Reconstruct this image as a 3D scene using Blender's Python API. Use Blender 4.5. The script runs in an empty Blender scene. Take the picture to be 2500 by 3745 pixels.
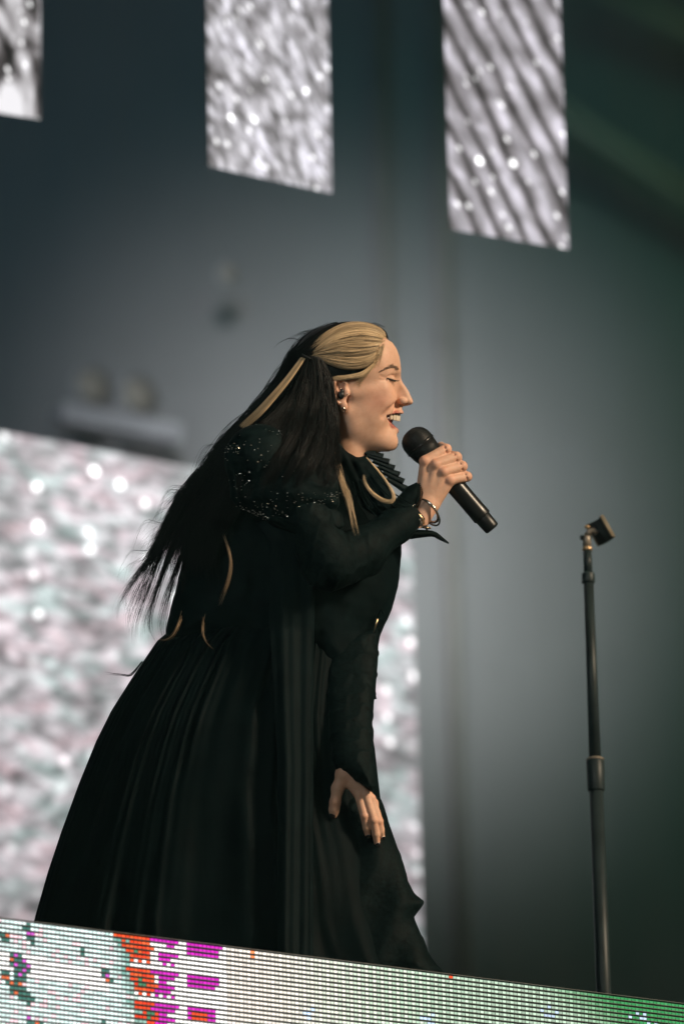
import bpy, math, random
import numpy as np
from mathutils import Vector, Matrix

# ------------------------------------------------------------------ camera, world, lights
scene = bpy.context.scene
COL = scene.collection
rng = np.random.default_rng(7)
random.seed(7)
R = math.radians

NW, NH = 2500.0, 3745.0                       # size of the photograph, used as a measuring grid
PITCH, ROLL, DIST = R(18.0), R(-1.3), 9.0     # camera looks up, very slightly rolled; singer 9 m away
SENSOR, FOCAL = 24.0, 190.0
K = SENSOR / FOCAL / NW                       # metres per grid step at 1 m
S = K * DIST                                  # metres per grid step at the singer
CAM = np.array([0.0, -DIST * math.cos(PITCH), 1.1])
_r = np.array([1.0, 0, 0]); _u = np.array([0, -math.sin(PITCH), math.cos(PITCH)])
FWD = np.array([0, math.cos(PITCH), math.sin(PITCH)])
RIGHT = math.cos(ROLL) * _r + math.sin(ROLL) * _u
UP = -math.sin(ROLL) * _r + math.cos(ROLL) * _u

cam_data = bpy.data.cameras.new('camera'); cam = bpy.data.objects.new('camera', cam_data)
COL.objects.link(cam)
cam.matrix_world = Matrix(((RIGHT[0], UP[0], -FWD[0], CAM[0]), (RIGHT[1], UP[1], -FWD[1], CAM[1]),
                           (RIGHT[2], UP[2], -FWD[2], CAM[2]), (0, 0, 0, 1)))
cam_data.sensor_fit = 'HORIZONTAL'; cam_data.sensor_width = SENSOR; cam_data.lens = FOCAL
cam_data.clip_start = 0.1; cam_data.clip_end = 500
cam_data.dof.use_dof = True; cam_data.dof.focus_distance = DIST - 0.11; cam_data.dof.aperture_fstop = 2.8
cam_data.dof.aperture_blades = 0
scene.camera = cam

SUN_DIR = (RIGHT * 0.86 + UP * 0.60 - FWD * 0.33); SUN_DIR = SUN_DIR / np.linalg.norm(SUN_DIR)   # towards the light
sun_el = math.asin(SUN_DIR[2]); sun_rot = math.atan2(SUN_DIR[0], SUN_DIR[1])
world = bpy.data.worlds.new('World'); scene.world = world; world.use_nodes = True
wn = world.node_tree.nodes; wl = world.node_tree.links; wn.clear()
sky = wn.new('ShaderNodeTexSky'); sky.sky_type = 'NISHITA'; sky.sun_disc = False
sky.sun_elevation = sun_el; sky.sun_rotation = sun_rot
bg = wn.new('ShaderNodeBackground'); bg.inputs['Strength'].default_value = 0.006
wo = wn.new('ShaderNodeOutputWorld'); wl.new(sky.outputs[0], bg.inputs[0]); wl.new(bg.outputs[0], wo.inputs[0])

sun_d = bpy.data.lights.new('key_light', 'SUN'); sun_d.energy = 4.5; sun_d.angle = R(11); sun_d.color = (1.0, 0.785, 0.56)
sun = bpy.data.objects.new('key_light', sun_d); COL.objects.link(sun)
sun.rotation_euler = Vector(SUN_DIR).to_track_quat('Z', 'Y').to_euler()

scene.view_settings.view_transform = 'Standard'; scene.view_settings.look = 'None'
scene.view_settings.gamma = 1.0; scene.view_settings.exposure = 0.0; scene.view_settings.use_curve_mapping = False
scene.render.engine = 'CYCLES'; scene.cycles.use_denoising = True
scene.cycles.max_bounces = 6; scene.cycles.diffuse_bounces = 3; scene.cycles.sample_clamp_indirect = 6.0
scene.cycles.use_light_tree = True

def ray(px, py):
    return FWD + RIGHT * ((px - NW / 2) * K) - UP * ((py - NH / 2) * K)
def P(px, py, d=0.0):
    """grid position + depth in grid steps (positive = away) -> world; works on arrays"""
    px, py, d = np.broadcast_arrays(np.asarray(px, float), np.asarray(py, float), np.asarray(d, float))
    t = (DIST + d * S)[..., None]
    return CAM + t * (FWD + RIGHT * ((px - NW / 2) * K)[..., None] - UP * ((py - NH / 2) * K)[..., None])
def at_dist(px, py, dist):
    return CAM + ray(px, py) * dist
def at_z(px, py, z):
    r = ray(px, py); return CAM + r * ((z - CAM[2]) / r[2])

# stand-ins for stage lights out of view: added front fill, and washes on the backdrop (haze-grey in the middle, green at the right, blue at the left)
def spot(name, loc, target, energy, color, size_deg, blend, radius=0.3):
    d = bpy.data.lights.new(name, 'SPOT'); d.energy = energy; d.color = color
    d.spot_size = R(size_deg); d.spot_blend = blend; d.shadow_soft_size = radius
    o = bpy.data.objects.new(name, d); COL.objects.link(o); o.location = loc
    o.rotation_euler = (Vector(loc) - Vector(target)).to_track_quat('Z', 'Y').to_euler()
    return o
def spots():
    spot('added_front_fill', Vector(np.array([0, 0, 4.0]) - RIGHT * 3.2 + UP * 3.6 - FWD * 7.5), Vector((0, 0, 3.9)), 640, (0.95, 1.0, 0.97), 13, 0.8, 0.6)  # added soft fill on the singer, its lamp is unseen
    spot('wash_spot', Vector(at_dist(1100, -1500, 12.6)), Vector(at_dist(1240, 1800, 17.6)), 1000, (1.0, 0.985, 0.985), 21.5, 1.0, 0.6)
    spot('wash_spot', Vector(at_dist(1700, -1500, 12.6)), Vector(at_dist(1500, 2520, 17.6)), 640, (0.95, 1.0, 0.97), 15.5, 1.0, 0.5)
    spot('green_spot', Vector(at_dist(2900, -900, 12.6)), Vector(at_dist(2500, 1700, 17.6)), 62, (0.03, 1.0, 0.60), 46, 1.0, 0.5)
    spot('blue_spot', Vector(at_dist(100, -1300, 12.6)), Vector(at_dist(500, 600, 17.6)), 75, (0.22, 0.68, 1.0), 46, 1.0, 0.5)
spots()

# ------------------------------------------------------------------ materials
def mat(name):
    m = bpy.data.materials.new(name); m.use_nodes = True
    nt = m.node_tree; b = nt.nodes['Principled BSDF']
    return m, nt, b
def simple(name, col, rough=0.5, metal=0.0, spec=0.5, noise=None, bump=None, sheen=0.0, coat=0.0):
    """principled + noise-varied colour + noise bump"""
    m, nt, b = mat(name)
    b.inputs['Base Color'].default_value = (*col, 1); b.inputs['Roughness'].default_value = rough
    b.inputs['Metallic'].default_value = metal; b.inputs['Specular IOR Level'].default_value = spec
    b.inputs['Coat Weight'].default_value = coat
    if sheen:
        b.inputs['Sheen Weight'].default_value = sheen; b.inputs['Sheen Roughness'].default_value = 0.4
    tc = nt.nodes.new('ShaderNodeTexCoord')
    if noise:
        n = nt.nodes.new('ShaderNodeTexNoise'); n.inputs['Scale'].default_value = noise[0]; n.inputs['Detail'].default_value = 5
        nt.links.new(tc.outputs['Object'], n.inputs['Vector'])
        mp = nt.nodes.new('ShaderNodeMapRange'); mp.inputs['To Min'].default_value = 1 - noise[1]; mp.inputs['To Max'].default_value = 1 + noise[1]
        mp.inputs['From Min'].default_value = 0.3; mp.inputs['From Max'].default_value = 0.7
        mx = nt.nodes.new('ShaderNodeVectorMath'); mx.operation = 'SCALE'; mx.inputs[0].default_value = col
        nt.links.new(n.outputs['Fac'], mp.inputs['Value']); nt.links.new(mp.outputs[0], mx.inputs['Scale'])
        nt.links.new(mx.outputs[0], b.inputs['Base Color'])
    if bump:
        n2 = nt.nodes.new('ShaderNodeTexNoise'); n2.inputs['Scale'].default_value = bump[0]; n2.inputs['Detail'].default_value = 4
        mpp = nt.nodes.new('ShaderNodeMapping'); mpp.inputs['Scale'].default_value = bump[3] if len(bump) > 3 else (1, 1, 1)
        nt.links.new(tc.outputs['Object'], mpp.inputs['Vector']); nt.links.new(mpp.outputs[0], n2.inputs['Vector'])
        bp = nt.nodes.new('ShaderNodeBump'); bp.inputs['Strength'].default_value = bump[1]; bp.inputs['Distance'].default_value = bump[2]
        nt.links.new(n2.outputs['Fac'], bp.inputs['Height']); nt.links.new(bp.outputs[0], b.inputs['Normal'])
    return m

M = {}
M['taffeta'] = simple('black_taffeta', (0.0014, 0.0044, 0.0051), 0.6, spec=0.03, noise=(30, 0.25), bump=(160, 0.25, 0.0012, (1, 1, 0.12)))
M['cape'] = simple('black_cape_silk', (0.0032, 0.0074, 0.0082), 0.62, spec=0.03, noise=(20, 0.2), bump=(120, 0.2, 0.0012, (1, 1, 0.15)))
M['velvet'] = simple('black_bodice_cloth', (0.0013, 0.0052, 0.0060), 0.7, spec=0.05, noise=(40, 0.3), bump=(90, 0.3, 0.0015))
M['lace'] = simple('black_lace', (0.0022, 0.0062, 0.0066), 0.65, spec=0.05, noise=(170, 0.6), bump=(110, 0.5, 0.0022))
M['tulle'] = simple('black_glitter_tulle', (0.0024, 0.0072, 0.0078), 0.68, spec=0.06, noise=(45, 0.4), bump=(120, 0.35, 0.0018))
M['ruff'] = simple('black_organza', (0.006, 0.012, 0.013), 0.42, spec=0.25, noise=(80, 0.4), bump=(400, 0.3, 0.001))
M['silver'] = simple('silver', (0.72, 0.66, 0.60), 0.22, 1.0, noise=(60, 0.1))
M['gold'] = simple('worn_gold', (0.78, 0.58, 0.34), 0.3, 1.0, noise=(60, 0.1))
M['sequin'] = simple('sequin', (0.50, 0.47, 0.42), 0.36, 1.0, noise=(90, 0.15))
M['nail'] = simple('black_nail_lacquer', (0.006, 0.006, 0.007), 0.12, spec=0.6, coat=0.6, noise=(60, 0.1))
M['tooth'] = simple('tooth_enamel', (0.68, 0.60, 0.48), 0.25, spec=0.5, noise=(300, 0.06))
M['mouth'] = simple('mouth_lining', (0.10, 0.022, 0.020), 0.4, noise=(100, 0.2))
M['lash'] = simple('eyelash', (0.010, 0.008, 0.007), 0.5, noise=(100, 0.2))
M['brow'] = simple('brow_hair', (0.19, 0.115, 0.075), 0.6, noise=(300, 0.3))
M['plastic'] = simple('black_plastic', (0.008, 0.010, 0.011), 0.38, spec=0.35, noise=(80, 0.2))
M['mic_body'] = simple('black_satin_metal', (0.008, 0.009, 0.010), 0.30, spec=0.4, noise=(60, 0.15))
M['grille'] = simple('black_wire_mesh', (0.008, 0.010, 0.011), 0.5, spec=0.25, noise=(60, 0.2))
M['stand_metal'] = simple('black_tube_steel', (0.016, 0.025, 0.027), 0.45, 0.0, spec=0.22, noise=(30, 0.25), bump=(60, 0.05, 0.001))
M['brass'] = simple('brass_thread', (0.52, 0.36, 0.20), 0.35, 0.6, noise=(60, 0.15))
M['grey_joint'] = simple('grey_die_cast', (0.22, 0.19, 0.15), 0.42, 0.25, noise=(40, 0.15))
M['rubber'] = simple('rubber_clip', (0.15, 0.125, 0.085), 0.7, noise=(40, 0.2))
M['rubber_shade'] = simple('rubber_clip_shaded', (0.012, 0.015, 0.015), 0.8, noise=(40, 0.2))  # darker copy of the clip rubber, inside shade put into the colour
M['cabinet'] = simple('led_cabinet', (0.012, 0.014, 0.016), 0.6, noise=(30, 0.2))
M['louvre'] = simple('led_louvre', (0.012, 0.020, 0.022), 0.55, noise=(60, 0.25))
M['floor'] = simple('stage_floor', (0.02, 0.02, 0.022), 0.5, noise=(3, 0.3), bump=(20, 0.2, 0.003))
M['ground'] = simple('trampled_ground', (0.035, 0.032, 0.026), 0.9, noise=(1.2, 0.4), bump=(8, 0.6, 0.03))
M['drape'] = simple('grey_drape', (0.30, 0.30, 0.31), 0.9, spec=0.1, noise=(1.1, 0.10), bump=(3, 0.3, 0.02, (1, 1, 0.1)))
M['roof'] = simple('shade_roof_sheet', (0.05, 0.05, 0.055), 0.7, noise=(2, 0.2))
M['truss'] = simple('truss_tube', (0.44, 0.39, 0.35), 0.6, 0.0, spec=0.2, noise=(5, 0.1))
M['pole'] = simple('grey_pole', (0.32, 0.31, 0.30), 0.7, spec=0.1, noise=(5, 0.1))
M['lamp_body'] = simple('lamp_housing', (0.48, 0.48, 0.52), 0.6, noise=(6, 0.2))
M['lamp_glass'] = simple('lamp_reflector', (0.34, 0.315, 0.28), 0.5, 0.0, noise=(20, 0.1))

def skin_mat():
    m, nt, b = mat('skin')
    at = nt.nodes.new('ShaderNodeAttribute'); at.attribute_name = 'tint'
    tc = nt.nodes.new('ShaderNodeTexCoord')
    n = nt.nodes.new('ShaderNodeTexNoise'); n.inputs['Scale'].default_value = 45; n.inputs['Detail'].default_value = 6
    nt.links.new(tc.outputs['Object'], n.inputs['Vector'])
    mp = nt.nodes.new('ShaderNodeMapRange'); mp.inputs['From Min'].default_value = 0.3; mp.inputs['From Max'].default_value = 0.7
    mp.inputs['To Min'].default_value = 0.93; mp.inputs['To Max'].default_value = 1.07
    vm = nt.nodes.new('ShaderNodeVectorMath'); vm.operation = 'SCALE'
    nt.links.new(n.outputs['Fac'], mp.inputs['Value']); nt.links.new(at.outputs['Color'], vm.inputs[0]); nt.links.new(mp.outputs[0], vm.inputs['Scale'])
    nt.links.new(vm.outputs[0], b.inputs['Base Color'])
    n3 = nt.nodes.new('ShaderNodeTexNoise'); n3.inputs['Scale'].default_value = 150; n3.inputs['Detail'].default_value = 2; nt.links.new(tc.outputs['Object'], n3.inputs['Vector'])
    r3 = nt.nodes.new('ShaderNodeValToRGB'); r3.color_ramp.elements[0].position = 0.34; r3.color_ramp.elements[0].color = (0.975, 0.925, 0.905, 1); r3.color_ramp.elements[1].position = 0.58; r3.color_ramp.elements[1].color = (1.02, 1.0, 1.0, 1)
    nt.links.new(n3.outputs['Fac'], r3.inputs['Fac']); vm3 = nt.nodes.new('ShaderNodeVectorMath'); vm3.operation = 'MULTIPLY'
    nt.links.new(vm.outputs[0], vm3.inputs[0]); nt.links.new(r3.outputs[0], vm3.inputs[1]); nt.links.new(vm3.outputs[0], b.inputs['Base Color'])
    mr = nt.nodes.new('ShaderNodeMapRange'); mr.inputs['To Min'].default_value = 0.42; mr.inputs['To Max'].default_value = 0.66; nt.links.new(n3.outputs['Fac'], mr.inputs['Value']); nt.links.new(mr.outputs[0], b.inputs['Roughness'])
    n2 = nt.nodes.new('ShaderNodeTexNoise'); n2.inputs['Scale'].default_value = 420; n2.inputs['Detail'].default_value = 3
    nt.links.new(tc.outputs['Object'], n2.inputs['Vector'])
    bp = nt.nodes.new('ShaderNodeBump'); bp.inputs['Strength'].default_value = 0.12; bp.inputs['Distance'].default_value = 0.001
    nt.links.new(n2.outputs['Fac'], bp.inputs['Height']); nt.links.new(bp.outputs[0], b.inputs['Normal'])
    b.inputs['Specular IOR Level'].default_value = 0.30
    b.inputs['Subsurface Weight'].default_value = 0.12
    b.inputs['Subsurface Radius'].default_value = (1.0, 0.35, 0.2); b.inputs['Subsurface Scale'].default_value = 0.0035
    return m
M['skin'] = skin_mat()

def hair_mat(name, col, rough, spec, var):
    m, nt, b = mat(name)
    at = nt.nodes.new('ShaderNodeAttribute'); at.attribute_name = 'tint'
    vm = nt.nodes.new('ShaderNodeVectorMath'); vm.operation = 'MULTIPLY'; vm.inputs[1].default_value = col
    nt.links.new(at.outputs['Color'], vm.inputs[0]); nt.links.new(vm.outputs[0], b.inputs['Base Color'])
    b.inputs['Roughness'].default_value = rough; b.inputs['Specular IOR Level'].default_value = spec
    return m
M['dark_hair'] = hair_mat('dark_hair', (0.0075, 0.0080, 0.0083), 0.45, 0.15, 0)
M['shaded_blonde'] = hair_mat('shaded_blonde_hair', (0.38, 0.27, 0.165), 0.5, 0.2, 0)  # darker copy of the blonde, shade on the back pieces put into the colour
M['blonde_hair'] = hair_mat('blonde_hair', (0.56, 0.42, 0.255), 0.42, 0.3, 0)

def emit_attr(name):
    m = bpy.data.materials.new(name); m.use_nodes = True; nt = m.node_tree; nt.nodes.clear()
    at = nt.nodes.new('ShaderNodeAttribute'); at.attribute_name = 'tint'
    e = nt.nodes.new('ShaderNodeEmission'); o = nt.nodes.new('ShaderNodeOutputMaterial')
    nt.links.new(at.outputs['Color'], e.inputs['Color']); nt.links.new(e.outputs[0], o.inputs['Surface'])
    e.inputs['Strength'].default_value = 1.0
    return m
M['led'] = emit_attr('led_light')

def screen_mat(name, kind):
    """content of a lit LED screen: ripples of light, with bright sparkles"""
    m = bpy.data.materials.new(name); m.use_nodes = True; nt = m.node_tree; N = nt.nodes; L = nt.links; N.clear()
    tc = N.new('ShaderNodeTexCoord')
    def mapping(scale, rot=0.0, loc=(0, 0, 0)):
        a = N.new('ShaderNodeMapping'); a.inputs['Rotation'].default_value = (0, rot, 0); a.inputs['Location'].default_value = loc
        L.new(tc.outputs['Object'], a.inputs['Vector'])
        b = N.new('ShaderNodeMapping'); b.inputs['Scale'].default_value = scale; L.new(a.outputs[0], b.inputs['Vector'])
        return b.outputs[0]
    def noise(vec, scale, detail=3, dist=0.0):
        n = N.new('ShaderNodeTexNoise'); n.inputs['Scale'].default_value = scale; n.inputs['Detail'].default_value = detail
        n.inputs['Distortion'].default_value = dist; L.new(vec, n.inputs['Vector']); return n.outputs['Fac']
    def ramp(fac, stops):
        r = N.new('ShaderNodeValToRGB'); e = r.color_ramp.elements
        while len(e) < len(stops): e.new(0.5)
        for q, (p, c) in zip(e, stops): q.position = p; q.color = (*c, 1)
        L.new(fac, r.inputs['Fac']); return r.outputs['Color']
    def mix(a, b, fac, mode='MIX'):
        x = N.new('ShaderNodeMix'); x.data_type = 'RGBA'; x.blend_type = mode
        if isinstance(fac, float): x.inputs[0].default_value = fac
        else: L.new(fac, x.inputs[0])
        for s, v in ((6, a), (7, b)):
            if isinstance(v, tuple): x.inputs[s].default_value = (*v, 1)
            else: L.new(v, x.inputs[s])
        return x.outputs[2]
    def spots_(vec, scale, r0, r1, gain, thr=0.55, two=False):
        v = N.new('ShaderNodeTexVoronoi'); v.inputs['Scale'].default_value = scale; L.new(vec, v.inputs['Vector']); v.voronoi_dimensions = '2D' if two else '3D'
        mr = N.new('ShaderNodeMapRange'); mr.inputs['From Min'].default_value = r1; mr.inputs['From Max'].default_value = r0
        mr.inputs['To Max'].default_value = gain; L.new(v.outputs['Distance'], mr.inputs['Value'])
        sp = N.new('ShaderNodeSeparateColor'); L.new(v.outputs['Color'], sp.inputs[0])
        th = N.new('ShaderNodeMapRange'); th.inputs['From Min'].default_value = thr; th.inputs['From Max'].default_value = 1.0 if two else thr + 0.001; L.new(sp.outputs[0], th.inputs['Value'])
        mu = N.new('ShaderNodeMath'); mu.operation = 'MULTIPLY'; L.new(mr.outputs[0], mu.inputs[0]); L.new(th.outputs[0], mu.inputs[1])
        return mu.outputs[0]
    if kind == 'big':
        a = noise(mapping((0.8, 1, 1.45)), 19.0, 3, 0.6)
        base = ramp(a, [(0.32, (0.20, 0.21, 0.21)), (0.43, (0.42, 0.41, 0.42)), (0.52, (0.60, 0.58, 0.60)), (0.64, (0.92, 0.90, 0.92))])
        big = ramp(noise(mapping((1, 1, 1.2), 0, (1, 0, 2)), 4.0, 2, 0.3), [(0.32, (0.62, 0.63, 0.62)), (0.52, (1.0, 1.0, 1.0)), (0.7, (1.15, 1.15, 1.15))])
        base = mix(base, big, 1.0, 'MULTIPLY')
        t = noise(mapping((0.7, 1, 1.3), 0, (3, 0, 5)), 12.0, 2, 0.5)
        tint = ramp(t, [(0.34, (0.82, 0.99, 0.95)), (0.45, (0.97, 1.0, 1.0)), (0.56, (1.0, 0.92, 0.95)), (0.70, (1.0, 0.80, 0.83))])
        c = mix(base, tint, 1.0, 'MULTIPLY')
        sx = N.new('ShaderNodeSeparateXYZ'); L.new(tc.outputs['Object'], sx.inputs[0])
        mz = N.new('ShaderNodeMapRange'); mz.inputs['From Min'].default_value = -1.5; mz.inputs['From Max'].default_value = -0.15
        mz.inputs['To Min'].default_value = 0.66; mz.inputs['To Max'].default_value = 1.22; L.new(sx.outputs['Z'], mz.inputs['Value'])
        xz = N.new('ShaderNodeCombineXYZ'); sx0 = N.new('ShaderNodeSeparateXYZ'); L.new(tc.outputs['Object'], sx0.inputs[0]); L.new(sx0.outputs['X'], xz.inputs[0]); L.new(sx0.outputs['Z'], xz.inputs[1])
        sp = spots_(xz.outputs[0], 13.0, 0.06, 0.20, 3.4, 0.62, True)
        # sparkles live in the upper left of the picture that plays on the screen
        mzz = N.new('ShaderNodeMapRange'); mzz.inputs['From Min'].default_value = -1.25; mzz.inputs['From Max'].default_value = -0.15; L.new(sx.outputs['Z'], mzz.inputs['Value'])
        mu = N.new('ShaderNodeMath'); mu.operation = 'MULTIPLY'; L.new(sp, mu.inputs[0]); L.new(mzz.outputs[0], mu.inputs[1])
        line = N.new('ShaderNodeTexWave'); line.bands_direction = 'Z'; line.inputs['Scale'].default_value = 14; L.new(tc.outputs['Object'], line.inputs['Vector'])
        lr = ramp(line.outputs['Fac'], [(0.0, (0.94, 0.94, 0.94)), (1.0, (1.05, 1.05, 1.05))])
        c = mix(c, lr, 1.0, 'MULTIPLY')
        vs = N.new('ShaderNodeVectorMath'); vs.operation = 'SCALE'; L.new(c, vs.inputs[0]); L.new(mz.outputs[0], vs.inputs['Scale'])
        va = N.new('ShaderNodeVectorMath'); va.operation = 'ADD'; L.new(vs.outputs[0], va.inputs[0]); L.new(mu.outputs[0], va.inputs[1])
        out = va.outputs[0]
    else:
        A = R(29) if kind != 'left' else R(15)
        sp0 = N.new('ShaderNodeSeparateXYZ'); L.new(tc.outputs['Object'], sp0.inputs[0])
        def lin(ca, cb):
            m1 = N.new('ShaderNodeMath'); m1.operation = 'MULTIPLY'; m1.inputs[1].default_value = ca; L.new(sp0.outputs['X'], m1.inputs[0])
            m2 = N.new('ShaderNodeMath'); m2.operation = 'MULTIPLY_ADD'; m2.inputs[1].default_value = cb; L.new(sp0.outputs['Z'], m2.inputs[0]); L.new(m1.outputs[0], m2.inputs[2])
            return m2.outputs[0]
        cq = N.new('ShaderNodeCombineXYZ'); L.new(lin(math.cos(A), math.sin(A)), cq.inputs[0]); L.new(lin(-math.sin(A), math.cos(A)), cq.inputs[1])
        def scaled(a, b):
            k = N.new('ShaderNodeMapping'); k.inputs['Scale'].default_value = (a * 1.2, b * 1.2, 1); L.new(cq.outputs[0], k.inputs['Vector']); return k.outputs[0]
        if kind == 'right':
            wv = N.new('ShaderNodeTexWave'); wv.bands_direction = 'X'; wv.inputs['Scale'].default_value = 4.7; wv.inputs['Distortion'].default_value = 4.0
            wv.inputs['Detail'].default_value = 2; wv.inputs['Detail Scale'].default_value = 1.4; L.new(scaled(1, 0.28), wv.inputs['Vector'])
            b1 = ramp(wv.outputs['Fac'], [(0.0, (0.04, 0.036, 0.035)), (0.16, (0.21, 0.195, 0.20)), (0.42, (0.37, 0.345, 0.365)), (0.95, (0.52, 0.495, 0.535))])
            b2 = ramp(noise(scaled(24, 12), 1.0, 2, 0.4), [(0.30, (0.55, 0.54, 0.53)), (0.5, (1.0, 1.0, 1.0)), (0.68, (1.8, 1.8, 1.86))])
            base = mix(b1, b2, 1.0, 'MULTIPLY')
        elif kind == 'mid':
            b1 = ramp(noise(scaled(44, 17), 1.0, 3, 0.7), [(0.30, (0.10, 0.095, 0.09)), (0.44, (0.33, 0.315, 0.325)), (0.56, (0.62, 0.60, 0.64)), (0.70, (1.25, 1.22, 1.3))])
            b2 = ramp(noise(scaled(9, 6), 1.0, 2, 0.3), [(0.32, (0.62, 0.61, 0.60)), (0.5, (0.95, 0.95, 0.95)), (0.68, (1.3, 1.3, 1.34))])
            base = mix(b1, b2, 1.0, 'MULTIPLY')
        else:
            base = ramp(noise(scaled(11, 5), 1.0, 3, 0.8), [(0.36, (0.02, 0.019, 0.018)), (0.46, (0.10, 0.09, 0.09)), (0.53, (0.40, 0.38, 0.39)), (0.64, (0.95, 0.93, 0.96))])
        sp = spots_(scaled(1, 0.8), 15.0 if kind != 'right' else 11.0, 0.05, 0.13, 3.2)
        fine = spots_(scaled(1.1, 0.7), 32.0, 0.08, 0.26, 1.5)
        vf = N.new('ShaderNodeVectorMath'); vf.operation = 'ADD'; L.new(base, vf.inputs[0]); L.new(fine, vf.inputs[1]); base = vf.outputs[0]
        mr = N.new('ShaderNodeMapRange'); sx = N.new('ShaderNodeSeparateXYZ'); L.new(tc.outputs['Object'], sx.inputs[0])
        mr.inputs['From Min'].default_value = 0.7; mr.inputs['From Max'].default_value = 0.05; mr.inputs['To Min'].default_value = 0.25; L.new(sx.outputs['Z'], mr.inputs['Value'])
        mu = N.new('ShaderNodeMath'); mu.operation = 'MULTIPLY'; L.new(sp, mu.inputs[0]); L.new(mr.outputs[0], mu.inputs[1])
        va = N.new('ShaderNodeVectorMath'); va.operation = 'ADD'; L.new(base, va.inputs[0]); L.new(mu.outputs[0], va.inputs[1])
        out = va.outputs[0]
    e = N.new('ShaderNodeEmission'); o = N.new('ShaderNodeOutputMaterial'); e.inputs['Strength'].default_value = 1.0
    L.new(out, e.inputs['Color']); L.new(e.outputs[0], o.inputs['Surface'])
    return m

# ------------------------------------------------------------------ mesh helpers
def tag(o, label=None, cat=None, group=None, kind=None):
    if label: o['label'] = label
    if cat: o['category'] = cat
    if group: o['group'] = group
    if kind: o['kind'] = kind
    return o
def empty(name, loc, label=None, cat=None, group=None, kind=None):
    o = bpy.data.objects.new(name, None); COL.objects.link(o); o.location = loc; o.empty_display_size = 0.1
    return tag(o, label, cat, group, kind)
def base_of(parent):
    p = np.zeros(3)
    while parent is not None:
        p = p + np.array(parent.location); parent = parent.parent
    return p
def mesh(name, verts, faces, material, parent=None, smooth=True, tint=None, face_mats=None):
    """verts in WORLD coordinates -> one mesh object (made relative to its parent)"""
    verts = np.asarray(verts, float).reshape(-1, 3)
    off = base_of(parent)
    me = bpy.data.meshes.new(name)
    if isinstance(faces, np.ndarray) and faces.ndim == 2:
        k = faces.shape[1]; nf = len(faces)
        me.vertices.add(len(verts)); me.vertices.foreach_set('co', (verts - off).ravel())
        me.loops.add(nf * k); me.loops.foreach_set('vertex_index', faces.astype(np.int32).ravel())
        me.polygons.add(nf); me.polygons.foreach_set('loop_start', np.arange(nf, dtype=np.int32) * k)
        me.update(calc_edges=True); me.validate()
    else:
        me.from_pydata([tuple(v) for v in (verts - off)], [], [tuple(int(i) for i in f) for f in faces])
    if smooth: me.polygons.foreach_set('use_smooth', np.ones(len(me.polygons), bool))
    if tint is not None:
        a = me.color_attributes.new('tint', 'FLOAT_COLOR', 'POINT')
        t = np.ones((len(verts), 4)); t[:, :3] = tint; a.data.foreach_set('color', t.ravel())
    me.materials.append(material)
    o = bpy.data.objects.new(name, me); COL.objects.link(o)
    if parent is not None: o.parent = parent
    return o

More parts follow.
